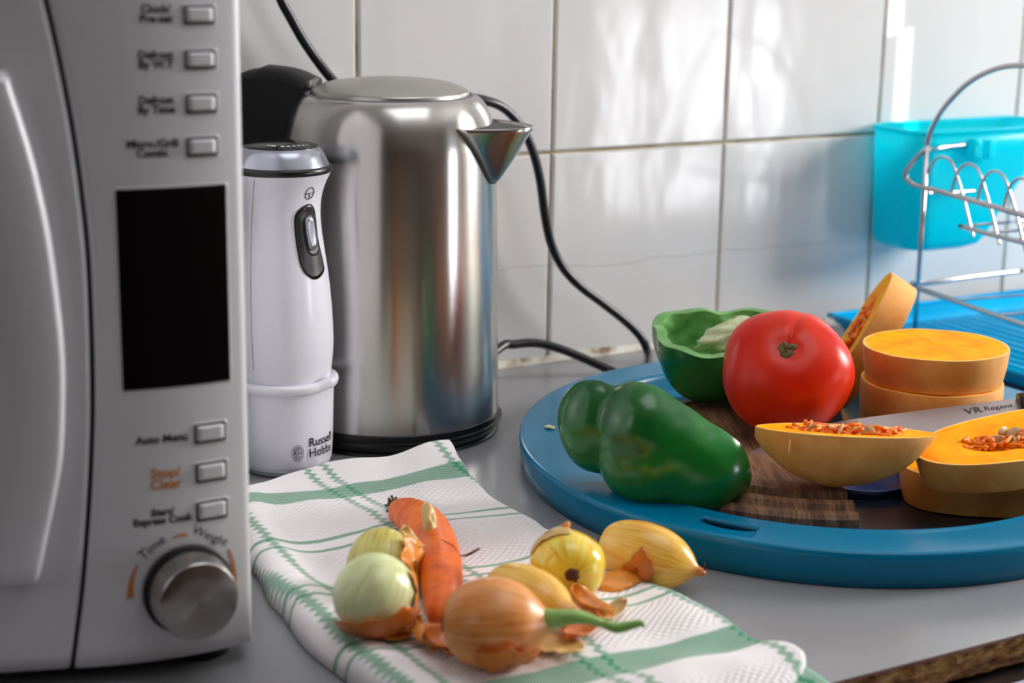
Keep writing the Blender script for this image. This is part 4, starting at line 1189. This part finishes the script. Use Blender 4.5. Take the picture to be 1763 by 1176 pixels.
# half-round wooden board, diameter cut to the right
BC = V((.186, -.400, 0)); cdir = V((.41, .912, 0)).normalized(); BR = .153; BT = .0325
def board():
    aa0 = math.atan2(-cdir.y, -cdir.x); N_ = 90
    rr = [(.02, 0), (.05, 0), (.09, 0), (.118, 0), (.1215, 0), (.1230, -.0060), (.1275, -.0068), (.1300, -.0028), (.1335, -.0016), (.1400, -.0026), (.1415, -.0066), (.1440, -.0070), (.1475, -.0056), (.151, -.0066), (BR, -.0095), (BR, -.0242), (.150, -.0255), (0.02, -.0255)]
    vs, fs = [], []
    for k in range(N_+1):
        a = aa0 - PI*k/N_
        jag = 0
        for (r, dz) in rr:
            p = BC+V((math.cos(a)*r, math.sin(a)*r, 0)); vs.append(V((p.x, p.y, BT+dz)))
    n = len(rr)
    for k in range(N_):
        for i in range(n-1): a = k*n+i; fs.append((a, a+1, a+n+1, a+n))
    # diameter side faces and the inner core
    fs.append(tuple(range(n))); fs.append(tuple(N_*n+i for i in range(n))[::-1])
    fs.append(tuple(k*n for k in range(N_+1))[::-1]); fs.append(tuple(k*n+n-1 for k in range(N_+1)))
    for k in range(N_): fs.append((k*n, (k+1)*n, (k+1)*n+n-1, k*n+n-1))
    o = mesh_obj('cutting_board', vs, fs, M['wood'], None, False)
    center_origin(o, (BC.x, BC.y, FZ)); return tag(o, 'half-round worn wooden chopping board with a carved groove, on the tray', 'chopping board')
board()
# shallow blue dish under the squash half
DC = atz(1476, 822, .012)
lathe('dish_', [(0, 0)], M['bluedish']) if False else None
o = lathe('shallow_dish', cat([(0, .0), (.033, .0), (.036, .0006), (.0395, .0062), (.0402, .0068), (.0392, .007), (.0352, .0036), (.031, .0030), (0, .0030)], 3), M['bluedish'], None, 72)
o.location = (DC.x+.004, DC.y, FZ+.0002); tag(o, 'small shallow glossy blue dish under the squash half', 'dish')

# ================================================================ PEPPERS
def lobed_half(root, ells, opn, thick, mats, k=.9, nt=44, na=110, warp=0., seed=0, kk=14):
    """half shell: smooth union of ellipsoid lobes seen from the origin, opening towards opn"""
    opn = V(opn).normalized(); x = opn.cross(RH if abs(opn.dot(RH)) < .9 else FH).normalized(); y = opn.cross(x)
    E = [(V(c), [(V(a).normalized(), r) for a, r in axs]) for c, axs in ells]
    def f(p):
        sm = 0
        for c, axs in E:
            q = p-c; d = math.sqrt(sum((q.dot(a)/r)**2 for a, r in axs))-1; sm += math.exp(-d*kk)
        return -math.log(sm+1e-30)/kk
    vs, ins, fs, mi = [], [], [], []
    for j in range(nt+1):
        th = (PI/2)*(j/nt)
        for i in range(na):
            a = 2*PI*i/na; d = -opn*math.cos(th)+(x*math.cos(a)+y*math.sin(a))*math.sin(th)
            lo, hi = 0., .14; r = .14
            while r > .002 and f(d*r) > 0: r -= .004
            lo, hi = r, r+.004
            for _ in range(9):
                m = (lo+hi)/2
                if f(d*m) > 0: hi = m
                else: lo = m
            r = lo*(1+.012*noise.noise(d*3+V((seed, 0, 0))))
            w_ = opn*(warp*noise.noise(d*2.2+V((seed, 3, 0)))) * (j/nt)**2
            vs.append(d*r+w_); tt = thick*(1+.35*noise.noise(d*5+V((seed, 9, 0)))); ins.append(d*(r-tt)+w_+(-opn*0))
    T = len(vs); vs += ins
    for j in range(nt):
        for i in range(na):
            i2 = (i+1) % na; a, b, c, d = j*na+i, j*na+i2, (j+1)*na+i2, (j+1)*na+i
            fs.append((a, d, c, b)); mi.append(0); fs.append((a+T, b+T, c+T, d+T)); mi.append(1)
    for i in range(na):
        i2 = (i+1) % na; a, b = nt*na+i, nt*na+i2; fs.append((a, a+T, b+T, b)); mi.append(1)
    o = mesh_obj('pepper_shell', vs, fs, mats, root, True, None, mi)
    weld(o, 1e-6)
    es = o.modifiers.new('e', 'EDGE_SPLIT'); es.split_angle = math.radians(50)
    return o
AX = (RH, FH, Z)
def el(c, r, axs=AX): return (rdir(*c), [(a, q) for a, q in zip(axs, r)])
def blob(name, R3, mat, parent, loc, rot=None, amp=.2, fr=2., seed=0, n=28):
    p = [(math.sin(PI*i/(n-4)), -math.cos(PI*i/(n-4))) for i in range(n-3)]
    def fn(a, r, z, i):
        q = V((r*math.cos(a), r*math.sin(a), z)); k = 1+amp*noise.noise(q*fr+V((seed, seed, 0))); return (q.x*k*R3[0], q.y*k*R3[1], q.z*k*R3[2])
    o = lathe(name, p, mat, parent, n, fn); o.location = loc
    if rot is not None: o.rotation_euler = rot
    return o
# back half: cut face up
pbc = atz(1252, 572, .0885)
pb = thing('green_pepper_half', 'green pepper half with its hollow cut side up, behind the tomato', 'pepper', pbc, 'pepper halves on the tray')
lobed_half(pb, [el((-.022, -.014, -.004), (.036, .040, .050)), el((-.026, .018, 0), (.034, .034, .050)), el((.026, -.014, -.004), (.040, .040, .050)), el((.030, .026, 0), (.038, .033, .050)), el((0, -.004, -.006), (.034, .050, .046))],
           rdir(.02, -.13, .99), .0085, [M['green'], M['greencut']], warp=.004, seed=4, kk=8)
core = blob('core', (.048, .019, .015), M['core'], pb, rdir(.022, .004, -.003), (0, -.10, math.atan2(RH.y, RH.x)+.30), .35, 3., 2)
rnd = random.Random(8); vs, fs = [], []
for k in range(34):
    a = rnd.uniform(-1, .6); c = rdir(.020+a*.042, -.017*math.sqrt(max(.05, 1-a*a))+rnd.uniform(-.003, .001), -.010+rnd.uniform(-.005, .004)); o_ = len(vs)
    for (dx, dy, dz) in ((1, 0, 0), (-1, 0, 0), (0, 1, 0), (0, -1, 0), (0, 0, .6), (0, 0, -.6)): vs.append(c+V((dx, dy, dz))*.0015)
    for f in ((0, 2, 4), (2, 1, 4), (1, 3, 4), (3, 0, 4), (2, 0, 5), (1, 2, 5), (3, 1, 5), (0, 3, 5)): fs.append(tuple(o_+i for i in f))
sd = mesh_obj('pepper_seeds', vs, fs, M['core'], pb); sd['kind'] = 'stuff'
# front half: dome to the viewer, cut side leaning away
pfc = atd(1151, 764, 1.212)-FH*.012+Z*.0035
pf = thing('green_pepper_half', 'green pepper half lying skin-up at the left side of the tray', 'pepper', pfc, 'pepper halves on the tray')
a1 = rdir(.82, -.10, -.57).normalized(); a2 = a1.cross(Z).normalized(); a3 = a1.cross(a2).normalized()
lobed_half(pf, [el((-.020, .0, .012), (.033, .036, .036)), el((.019, .0, -.013), (.041, .039, .039)), el((-.014, -.002, -.010), (.036, .036, .033)), el((.0, .0, .0), (.050, .038, .036), (a1, a2, a3)), el((-.050, .016, .011), (.0285, .030, .037))],
           rdir(.36, .87, .33), .006, [M['green'], M['greencut']], warp=.003, seed=7, kk=30)

# ================================================================ TOMATO
tc = atz(1355, 646, .0325+.0470)+FH*.003
tom = thing('tomato', 'large red ripe tomato on the chopping board', 'tomato', tc)
tax = rdir(-.13, -.71, .63).normalized()
def tom_fn(a, r, z, i):
    k = 1+.022*math.cos(a*5+.6)*(1 if z > 0 else .4)+.018*math.cos(a*2+1)+.015*math.cos(a*3-.4)
    # crease running from the scar over the right shoulder
    d = abs((a-1.25+PI) % (2*PI)-PI); cr = max(0, 1-d/.42)**2*.055*max(0, z/.04)
    return (r*k*(1-cr)*math.cos(a), r*k*(1-cr)*math.sin(a), z*(1-cr*.7))
R_ = .0492
tpf = cat([(.0004, -.86), (.30, -.855), (.64, -.72), (.90, -.42), (1.0, -.03), (.955, .38), (.78, .67), (.52, .83), (.30, .875), (.15, .862), (.0004, .85)], 6)
o = lathe('tomato_skin', [(r*R_, z*R_*.97) for r, z in tpf], M['red'], tom, 96, tom_fn); orient(o, tax, (0, 0, 0))
o = lathe('stem_scar', [(0.0003, .0), (.0035, .0012), (.0062, .0008), (.0072, -.0012)], M['scar'], tom, 24, lambda a, r, z, i: (r*(1+.25*math.sin(a*5))*math.cos(a), r*(1+.25*math.sin(a*3+1))*math.sin(a), z+.0009*math.sin(a*4)))
orient(o, tax, tax*(R_*.97*.852+.0005))

# ================================================================ SQUASH
def slab(name, outline, t, root, rim=.0022, cavity=None, taper=1.0, seed=0, bulge=.0):
    """slice: outline [(x,y)] closed, z 0..t; rind side, pale rim, flesh faces"""
    n = len(outline); vs, fs, mi = [], [], []
    def ring(k, z, inset=0.):
        out = []
        for i, (x, y) in enumerate(outline):
            L = math.hypot(x, y); s = (L*k-inset)/L
            out.append(V((x*s, y*s, z+.0006*noise.noise(V((x*40, y*40, seed+z*30))))))
        return out
    R_ = [(0, 'b')]
    rings = [ring(taper*.02, 0), ring(taper*.6, 0), ring(taper, 0, rim), ring(taper, 0, .0003)]
    for k in range(7):
        q = (k+.5)/7; rings.append(ring(taper+(1-taper)*q + bulge*math.sin(PI*q)+.004*noise.noise(V((q*3, seed, 0))), t*q))
    rings += [ring(1, t, .0003), ring(1, t, rim)]
    zt_ = t
    for k in (.8, .6, .4, .2, .02):
        rr = ring(k, t)
        if cavity:
            for v in rr:
                e = (v.x/cavity[0])**2+(v.y/cavity[1])**2
                if e < 1: v.z -= cavity[2]*(1-e)**.5
        rings.append(rr)
    cols = [2, 2, 1]+[0]*8+[1]+[2]*5
    for r in rings: vs += r
    for j in range(len(rings)-1):
        m = cols[j] if j < len(cols) else 2
        for i in range(n): i2 = (i+1) % n; fs.append((j*n+i, j*n+i2, (j+1)*n+i2, (j+1)*n+i)); mi.append(m)
    fs.append(tuple(range(n))[::-1]); mi.append(2); fs.append(tuple((len(rings)-1)*n+i for i in range(n))); mi.append(2)
    o = mesh_obj(name, vs, fs, [M['rind'], M['fleshrim'], M['flesh']], root, True, None, mi)
    es = o.modifiers.new('e', 'EDGE_SPLIT'); es.split_angle = math.radians(40)
    return o
def oval(a, b, n=96, wob=.02, seed=0, p=2.):
    out = []
    for i in range(n):
        t = 2*PI*i/n; c, s = math.cos(t), math.sin(t)
        k = 1/((abs(c)**p+abs(s)**p)**(1/p)); k *= 1+wob*math.sin(2*t+seed)+wob*.5*math.sin(3*t+seed*2)
        out.append((a*c*k, b*s*k))
    return out
def seeds_pulp(root, c, ex, ey, ez, a, b, ns, seed, zoff=0.):
    rnd = random.Random(seed); c = V(c)
    lst = []
    for k in range(70):
        p = c+ex*rnd.uniform(-a, a)+ey*rnd.uniform(-b, b)*.9+ez*(rnd.uniform(-.001, .002)+zoff*.5); pts = [p]
        for s in range(4): p = p+ex*rnd.uniform(-.006, .006)+ey*rnd.uniform(-.004, .004)+ez*rnd.uniform(-.0012, .0016); pts.append(p)
        lst.append([V(q_) for q_ in cat([tuple(x) for x in pts], 3)])
    o = multi_tube('pulp', lst, .0014, M['pulp'], root, 6); o['kind'] = 'stuff'
    base = None
    for k in range(ns):
        p = c+ex*rnd.uniform(-a, a)*.9+ey*rnd.uniform(-b, b)*.8+ez*(rnd.uniform(.0000, .0022)+zoff)
        if base is None:
            pp = [(.0001, -.0058), (.0016, -.0050), (.0032, -.0025), (.0036, .0005), (.0026, .0036), (.0010, .0055), (.0001, .0060)]
            base = lathe('seed', cat(pp, 3), M['seed'], root, 16, lambda a_, r, z, i: (r*math.cos(a_), r*math.sin(a_)*.38, z)); s_ = base
        else: s_ = base.copy(); COL.objects.link(s_); s_.parent = root
        s_.rotation_euler = (rnd.uniform(0, PI), rnd.uniform(0, PI), rnd.uniform(0, PI)); s_.location = p
sq_t = .0285
stc = atz(1611, 593, FZ+3*sq_t); stc.z = 0
rx = .0560
labs = ['squash slice at the bottom of the rear stack of three', 'squash slice in the middle of the rear stack of three', 'squash slice on top of the rear stack of three']
for k in range(3):
    z = FZ+.0004+k*sq_t; dx = (.000, -.001, 0)[k]
    t = thing('squash_slice', labs[k]+', bright orange', 'squash slice', (stc.x+RH.x*dx, stc.y+RH.y*dx, z), 'stacked squash slices')
    o = slab('slice_body', oval(rx*(1.0, 1.0, 1.03)[k], rx*(.97, .97, .98)[k], seed=k*1.0, wob=.012), sq_t-.0006, t, taper=(.97, .985, .93)[k], seed=k, bulge=.01)
    o.rotation_euler = (0, 0, math.atan2(RH.y, RH.x)+k*.2)
# leaning slice
lc = atd(1497, 579, 1.475)
lax = rdir(-.87, .15, .47).normalized()
t = thing('squash_slice', 'squash slice standing on edge, leaning over behind the tomato', 'squash slice', lc, 'stacked squash slices')
lup = rdir(.38, .0, .92); lup = (lup-lax*lup.dot(lax)).normalized()
o = slab('slice_body', oval(.0615, .052, seed=2, wob=.012), .0255, t, taper=.97, seed=7, cavity=(.030, .022, .004)); basis(o, lup, lax.cross(lup), lax, -lax*.0127-lup*.005)
seeds_pulp(t, lax*.0125-lup*.004, lup, lax.cross(lup), lax, .026, .016, 6, 21, -.002)
# squash half (boat)
hc_ = atz(1458, 741, .0735)
half = thing('squash_half', 'boat-shaped squash piece with seeds, resting across board edge and knife', 'squash', hc_)
def boat():
    L = .0635; nl, na = 60, 40; vs, fs, mi = [], [], []
    for j in range(nl+1):
        t = -1+2*j/nl; e = max(0, 1-abs(t)**2.2)**.62
        wd = .0305*e; dp_ = .0400*max(0, 1-abs(t+.05)**2.1)**.75*(1.0 if t < 0 else .97)
        for i in range(na+1):
            a = PI*i/na; vs.append(V((t*L, wd*math.cos(a), -dp_*math.sin(a)**.9 if 0 < i < na else 0)))
    n = na+1
    for j in range(nl):
        for i in range(na): a = j*n+i; fs.append((a, a+n, a+n+1, a+1)); mi.append(0)
    T = len(vs); nb = 16
    for j in range(nl+1):
        t = -1+2*j/nl; e = max(0, 1-abs(t)**2.2)**.62; wd = .0305*e
        for i in range(nb+1):
            u = 1-2*i/nb; y = wd*u*(.999); z = .0004*noise.noise(V((t*8, u*4, 0)))
            ee = ((t-.05)/.56)**2+(u/.62)**2
            if ee < 1: z -= .006*(1-ee)**.5
            if i in (0, nb): z = 0
            vs.append(V((t*L, y, z)))
    m = nb+1
    for j in range(nl):
        for i in range(nb): a = T+j*m+i; fs.append((a, a+1, a+m+1, a+m)); mi.append(1 if i in (0, nb-1) else 2)
    o = mesh_obj('squash_body', vs, fs, [M['rind'], M['fleshrim'], M['flesh']], half, True, None, mi)
    es = o.modifiers.new('e', 'EDGE_SPLIT'); es.split_angle = math.radians(45); return o
bx_ = rdir(.995, -.06, -.012).normalized(); bz_ = rdir(-.0, .14, .99); bz_ = (bz_-bx_*bz_.dot(bx_)).normalized()
o = boat(); basis(o, bx_, bz_.cross(bx_), bz_, (0, 0, 0))
seeds_pulp(half, bx_*.003-bz_*.001, bx_, bz_.cross(bx_), bz_, .034, .014, 9, 3, .001)
tube('rind_sliver', [bx_*-.0430+bz_*-.001-FH*.0262, bx_*-.0434+bz_*-.006-FH*.0264, bx_*-.0428+bz_*-.0118-FH*.0246], [.0004, .0008, .0003], M['fleshrim'], half, 6, 3)
# front right pair
lo_c = atz(1746, 898, FZ)+FH*.047; lo_c.z = FZ+.0004
t = thing('squash_slice', 'thick squash slice flat on the tray floor at the right edge of the view', 'squash slice', lo_c, 'squash slices at the right')
o = slab('slice_body', oval(.0715, .043, p=2.4, seed=1), .0275, t, taper=.955, seed=11, bulge=.012); o.rotation_euler = (0, 0, math.atan2(RH.y, RH.x)+.03)
uzx = rdir(.90, .36, .085).normalized(); uzz = rdir(-.10, -.13, .985); uzz = (uzz-uzx*uzz.dot(uzx)).normalized()
up_c = atz(1588, 789, .056)+V((uzx.x, uzx.y, 0))*.0865; up_c.z = FZ+.0285
t = thing('squash_slice', 'squash slice with a seed-filled hollow, topmost of the pair at the right edge', 'squash slice', up_c, 'squash slices at the right')
o = slab('slice_body', oval(.088, .040, p=2.0, seed=1.5), .0235, t, taper=.91, seed=12, cavity=(.050, .016, .007), bulge=.01)
basis(o, uzx, uzz.cross(uzx), uzz, V((0, 0, .0075)))
seeds_pulp(t, V((0, 0, .0075))+uzz*.0200, uzx, uzz.cross(uzx), uzz, .045, .012, 18, 9, .002)

# ================================================================ KNIFE
def knife():
    zA, zB = .0375, .066
    heel_s = atz(1752, 688, zB); tip = atz(1270, 787, zA); spine_m = atz(1490, 722, .0505)
    x = (heel_s-spine_m).normalized()                      # along the spine, tip -> heel
    tcl = heel_s-x*((heel_s-tip).dot(x))
    # edge side is towards the viewer
    nrm = x.cross(Z).normalized(); yv = nrm if nrm.dot(FH) < 0 else -nrm
    yv = (yv*math.cos(.26)-Z*math.sin(.26)).normalized()
    L = (heel_s-tip).dot(x); W = (tip-tcl).dot(yv)
    root = thing('chef_knife', 'wide-bladed kitchen knife lying flat under the squash pieces', 'knife', heel_s)
    zz = x.cross(yv); zz = zz if zz.z > 0 else -zz
    Wd = max(.030, min(.040, W+.002))
    N_ = 40; vs, fs = [], []
    for i in range(N_+1):
        s = -L*i/N_; q_ = i/N_
        ys = 0 if q_ < .55 else Wd*.93*((q_-.55)/.45)**2.0
        ye = Wd - (.0 if q_ < .7 else Wd*.05*((q_-.7)/.3)**2)
        ym = ys+(ye-ys)*.78
        for (y_, h) in ((ys, .0), (ys, .0016), (ym, .0013), (ye, .0002)): vs.append(x*s+yv*y_+zz*h)
    for i in range(N_):
        for k in range(3): a = i*4+k; fs.append((a, a+1, a+5, a+4))
        fs.append((i*4, i*4+4, i*4+7, i*4+3))
    fs.append((0, 1, 2, 3)); fs.append((N_*4, N_*4+3, N_*4+2, N_*4+1))
    mesh_obj('blade', vs, fs, M['blade'], root, False)
    def etch(body, size, sx, sy, bold):
        tv, tf = text_geo(body, size, 'LEFT', bold)
        return mesh_obj('etched_mark', [x*(sx+a)+yv*(sy-b)+zz*.0019 for a, b, _ in tv], tf, M['etch'], root, False)
    etch('VR', .011, -.044, .010, .0001); etch('Regent', .0078, -.029, .0095, 0)
    # handle
    hp = []
    for i in range(9):
        t = i/8; hp.append((x*(-.002+t*.115)+yv*(.012+.004*math.sin(t*3)), .008+.003*math.sin(t*PI*2)**2))
    vs, fs = [], []
    for p, r in hp:
        for k in range(16): a = 2*PI*k/16; vs.append(p+yv*math.cos(a)*r*1.35+zz*(math.sin(a)*r*.8+.004))
    for i in range(8):
        for k in range(16): k2 = (k+1) % 16; fs.append((i*16+k, i*16+k2, (i+1)*16+k2, (i+1)*16+k))
    fs += [tuple(range(16))[::-1], tuple(8*16+k for k in range(16))]
    mesh_obj('handle', vs, fs, M['black'], root)
knife()
# ================================================================ DISH RACK, DRAINER, CADDY
X0 = .575
rack = thing('dish_rack', 'chromed wire dish rack at the right with rounded handle and looped plate holders', 'dish rack', (X0, -.10, .013))
RL = V(rack.location)
def rl(pts): return [V(p)-RL for p in pts]
def rt(name, pts, r, sm=6): return tube(name, [tuple(p) for p in rl(pts)], r, M['chrome'], rack, 10, sm)
pf_ = atx(1575, 566, X0); pf_.z = .015
ptop = atx(1597, 243, X0)
rt('post', [pf_, ptop], .0024, 0)
hand = [atx(*p, X0) for p in ((1596, 250), (1603, 225), (1618, 196), (1640, 168), (1668, 142), (1700, 124), (1735, 114), (1775, 114), (1820, 130), (1862, 165), (1890, 215), (1905, 270), (1912, 330), (1915, 400))]
rt('carrying_handle', hand, .0027)
side = [aty(1700, 247, -.085), aty(1660, 250, -.088), aty(1615, 255, -.09), atx(1594, 259, X0), atx(1580, 270, X0-.002), atx(1562, 292, X0-.003), atx(1560, 305, X0-.002), atx(1575, 318, X0), atx(1620, 330, X0), atx(1700, 353, X0), atx(1763, 371, X0), atx(1900, 412, X0)]
rt('upper_side_rail', side, .0028)
side_b = atx(1900, 600, X0); 
lowr = [aty(1760, 466, -.06), aty(1660, 478, -.07), aty(1600, 487, -.085), atx(1575, 488, X0), atx(1572, 492, X0), atx(1600, 503, X0), atx(1763, 560, X0), atx(1950, 625, X0)]
rt('lower_side_rail', lowr, .0028)
rt('cross_wire', [atx(1590, 332, X0), aty(1640, 331, -.09), aty(1695, 327, -.08)], .0018, 3)
for k in range(5):
    bx = 1590+k*45; yb = 325+k*12.3
    pk = [(bx+2, yb-2), (bx+8, yb-26), (bx+18, yb-47), (bx+32, yb-55), (bx+48, yb-46), (bx+58, yb-20), (bx+70, yb+20), (bx+80, yb+62), (bx+86, yb+84)]
    if k == 4: pk = pk[:6]
    rt('plate_loop', [atx(a, b, X0+.0025) for a, b in pk], .0014, 4)
sh = [[atx(1652+k*0, 389, X0), atx(1700, 402, X0), atx(1763, 418, X0), atx(1880, 448, X0)]]
rt('shelf_wire', sh[0], .0024, 3)
for k in range(5):
    a = atx(1655+k*46, 390+k*11.5, X0); rt('shelf_cross_wire', [a, a+V((.16, 0, 0))], .0014, 0)
for k in range(4):
    a = atx(1640+k*75, 517+k*26, X0); rt('basket_cross_wire', [a, a+V((.3, 0, -.012))], .0014, 0)
# far posts of the rack (right, outside of view) keep it standing
rt('post', [(X0, -.40, .015), (X0, -.40, ptop.z-.02)], .0024, 0)
for yy in (-.10, -.40): rt('post', [(X0+.34, yy, .015), (X0+.34, yy, ptop.z-.02)], .0024, 0)
# drip tray
drip = thing('drip_tray', 'translucent blue ribbed drip tray under the wire dish rack', 'drip tray', (.56, -.22, 0))
def drip_mesh():
    x0, x1, y0, y1 = .530, 1.00, -.43, -.022; vs, fs = [], []
    nx, ny = 150, 60; rim = .016
    for j in range(ny+1):
        for i in range(nx+1):
            x = x0+(x1-x0)*i/nx; y = y0+(y1-y0)*j/ny; d = min(x-x0, x1-x, y-y0, y1-y)
            z = .0045
            if d > .03: z += .0050*(.5+.5*math.cos((x-x0)*2*PI/.0165))
            if d < .012: z = .0045+rim*(1-d/.012)**.8*.9
            vs.append(V((x, y, z))-V((.56, -.22, 0)))
    n = nx+1
    for j in range(ny):
        for i in range(nx): a = j*n+i; fs.append((a, a+1, a+n+1, a+n))
    o = mesh_obj('ribbed_pan', vs, fs, M['draintray'], drip); s = o.modifiers.new('s', 'SOLIDIFY'); s.thickness = .0022; s.offset = -1
    s2 = tube('rolled_rim', [V(p)-V((.56, -.22, 0)) for p in ((x0, y0, .0185), (x1, y0, .0185), (x1, y1, .0185), (x0, y1, .0185), (x0, y0, .0185))], .0026, M['draintray'], drip, 8)
drip_mesh()
# caddy
def caddy():
    cx0, cx1 = .580, .79; root = thing('cutlery_caddy', 'translucent cyan plastic caddy hanging behind the wire rack against the tiles', 'caddy', (.66, -.045, .10))
    n = 72
    def ring(x0, x1, y0, y1, z, r):
        pts = []
        for (cx, cy, a0) in ((x1-r, y1-r, 0), (x0+r, y1-r, 90), (x0+r, y0+r, 180), (x1-r, y0+r, 270)):
            for k in range(18): a = math.radians(a0+90*k/17); pts.append(V((cx+r*math.cos(a), cy+r*math.sin(a), z)))
        return pts
    zt_, zb_ = .213, .088
    lv = []
    for t in (0, .04, .1, .3, .55, .8, 1.0):
        z = zb_+(zt_-zb_)*t; e = .012*math.sqrt(max(0, 1-(min(t, .1)/.1-1)**2)) if t < .1 else .012
        lv.append(ring(cx0+.014-.006*t-e+.004, .690+.10*t**1.2-.012+e, -.082-.006*t+.012-e, -.004-.012*0, z, .022))
    lo2 = [[p+V((0, 0, 0)) for p in r] for r in lv]
    vs, fs = [], []
    for r in lv: vs += r
    m = len(lv[0])
    for j in range(len(lv)-1):
        for i in range(m): i2 = (i+1) % m; fs.append((j*m+i, j*m+i2, (j+1)*m+i2, (j+1)*m+i))
    fs.append(tuple(range(m))[::-1])
    L0 = V(root.location)
    o = mesh_obj('cup', [v-L0 for v in vs], fs, M['cyan'], root); s = o.modifiers.new('s', 'SOLIDIFY'); s.thickness = .0022; s.offset = -1
    tube('rim', [p-L0 for p in lv[-1]]+[lv[-1][0]-L0], .0022, M['cyan'], root, 8)
    for px in (1678, 1702):
        p = aty(px, 247, -.092); box('hook', tuple(p-L0+V((-.006, -.006, -.016))), tuple(p-L0+V((.006, .008, .004))), M['cyan'], root, .002)
caddy()

# ================================================================ scraps
def scrap(name, p, r3, mat, label, cat_, seed=0, rot=0.):
    o = blob(name, r3, mat, None, p, (0, 0, rot), .5, 1.6, seed, 14); return tag(o, label, cat_)
p = atz(947, 737, .0262); scrap('pepper_scrap', p+Z*.0008, (.0030, .0052, .0012), M['core'], 'small pale scrap stuck on the left inner rim of the blue tray', 'scrap', 1, .5)
p = atz(997, 797, FZ); scrap('pepper_scrap', p+Z*.0016, (.0042, .0030, .0016), M['seed'], 'tiny tan scrap on the tray floor below the left pepper half', 'scrap', 2, .2)
p = atz(1770, 898, FZ); scrap('squash_fibre', p+Z*.0012-FH*.004, (.0060, .0010, .0010), M['fleshrim'], 'thin pale fibre beside the thick squash slice', 'scrap', 3, -.9)

# socket above the frame that the kettle cord runs to
sk = V((pl_.x-.008, 0, pl_.z+.125)); so = thing('wall_socket', 'white wall socket above the kettle with the black cord plugged in', 'socket', (sk.x, 0, sk.z))
box('plate', (-.043, -.010, -.043), (.043, -.0006, .043), M['white'], so, .002)
box('plug', (-.020, -.044, -.046), (.020, -.011, .016), M['black'], so, .005)
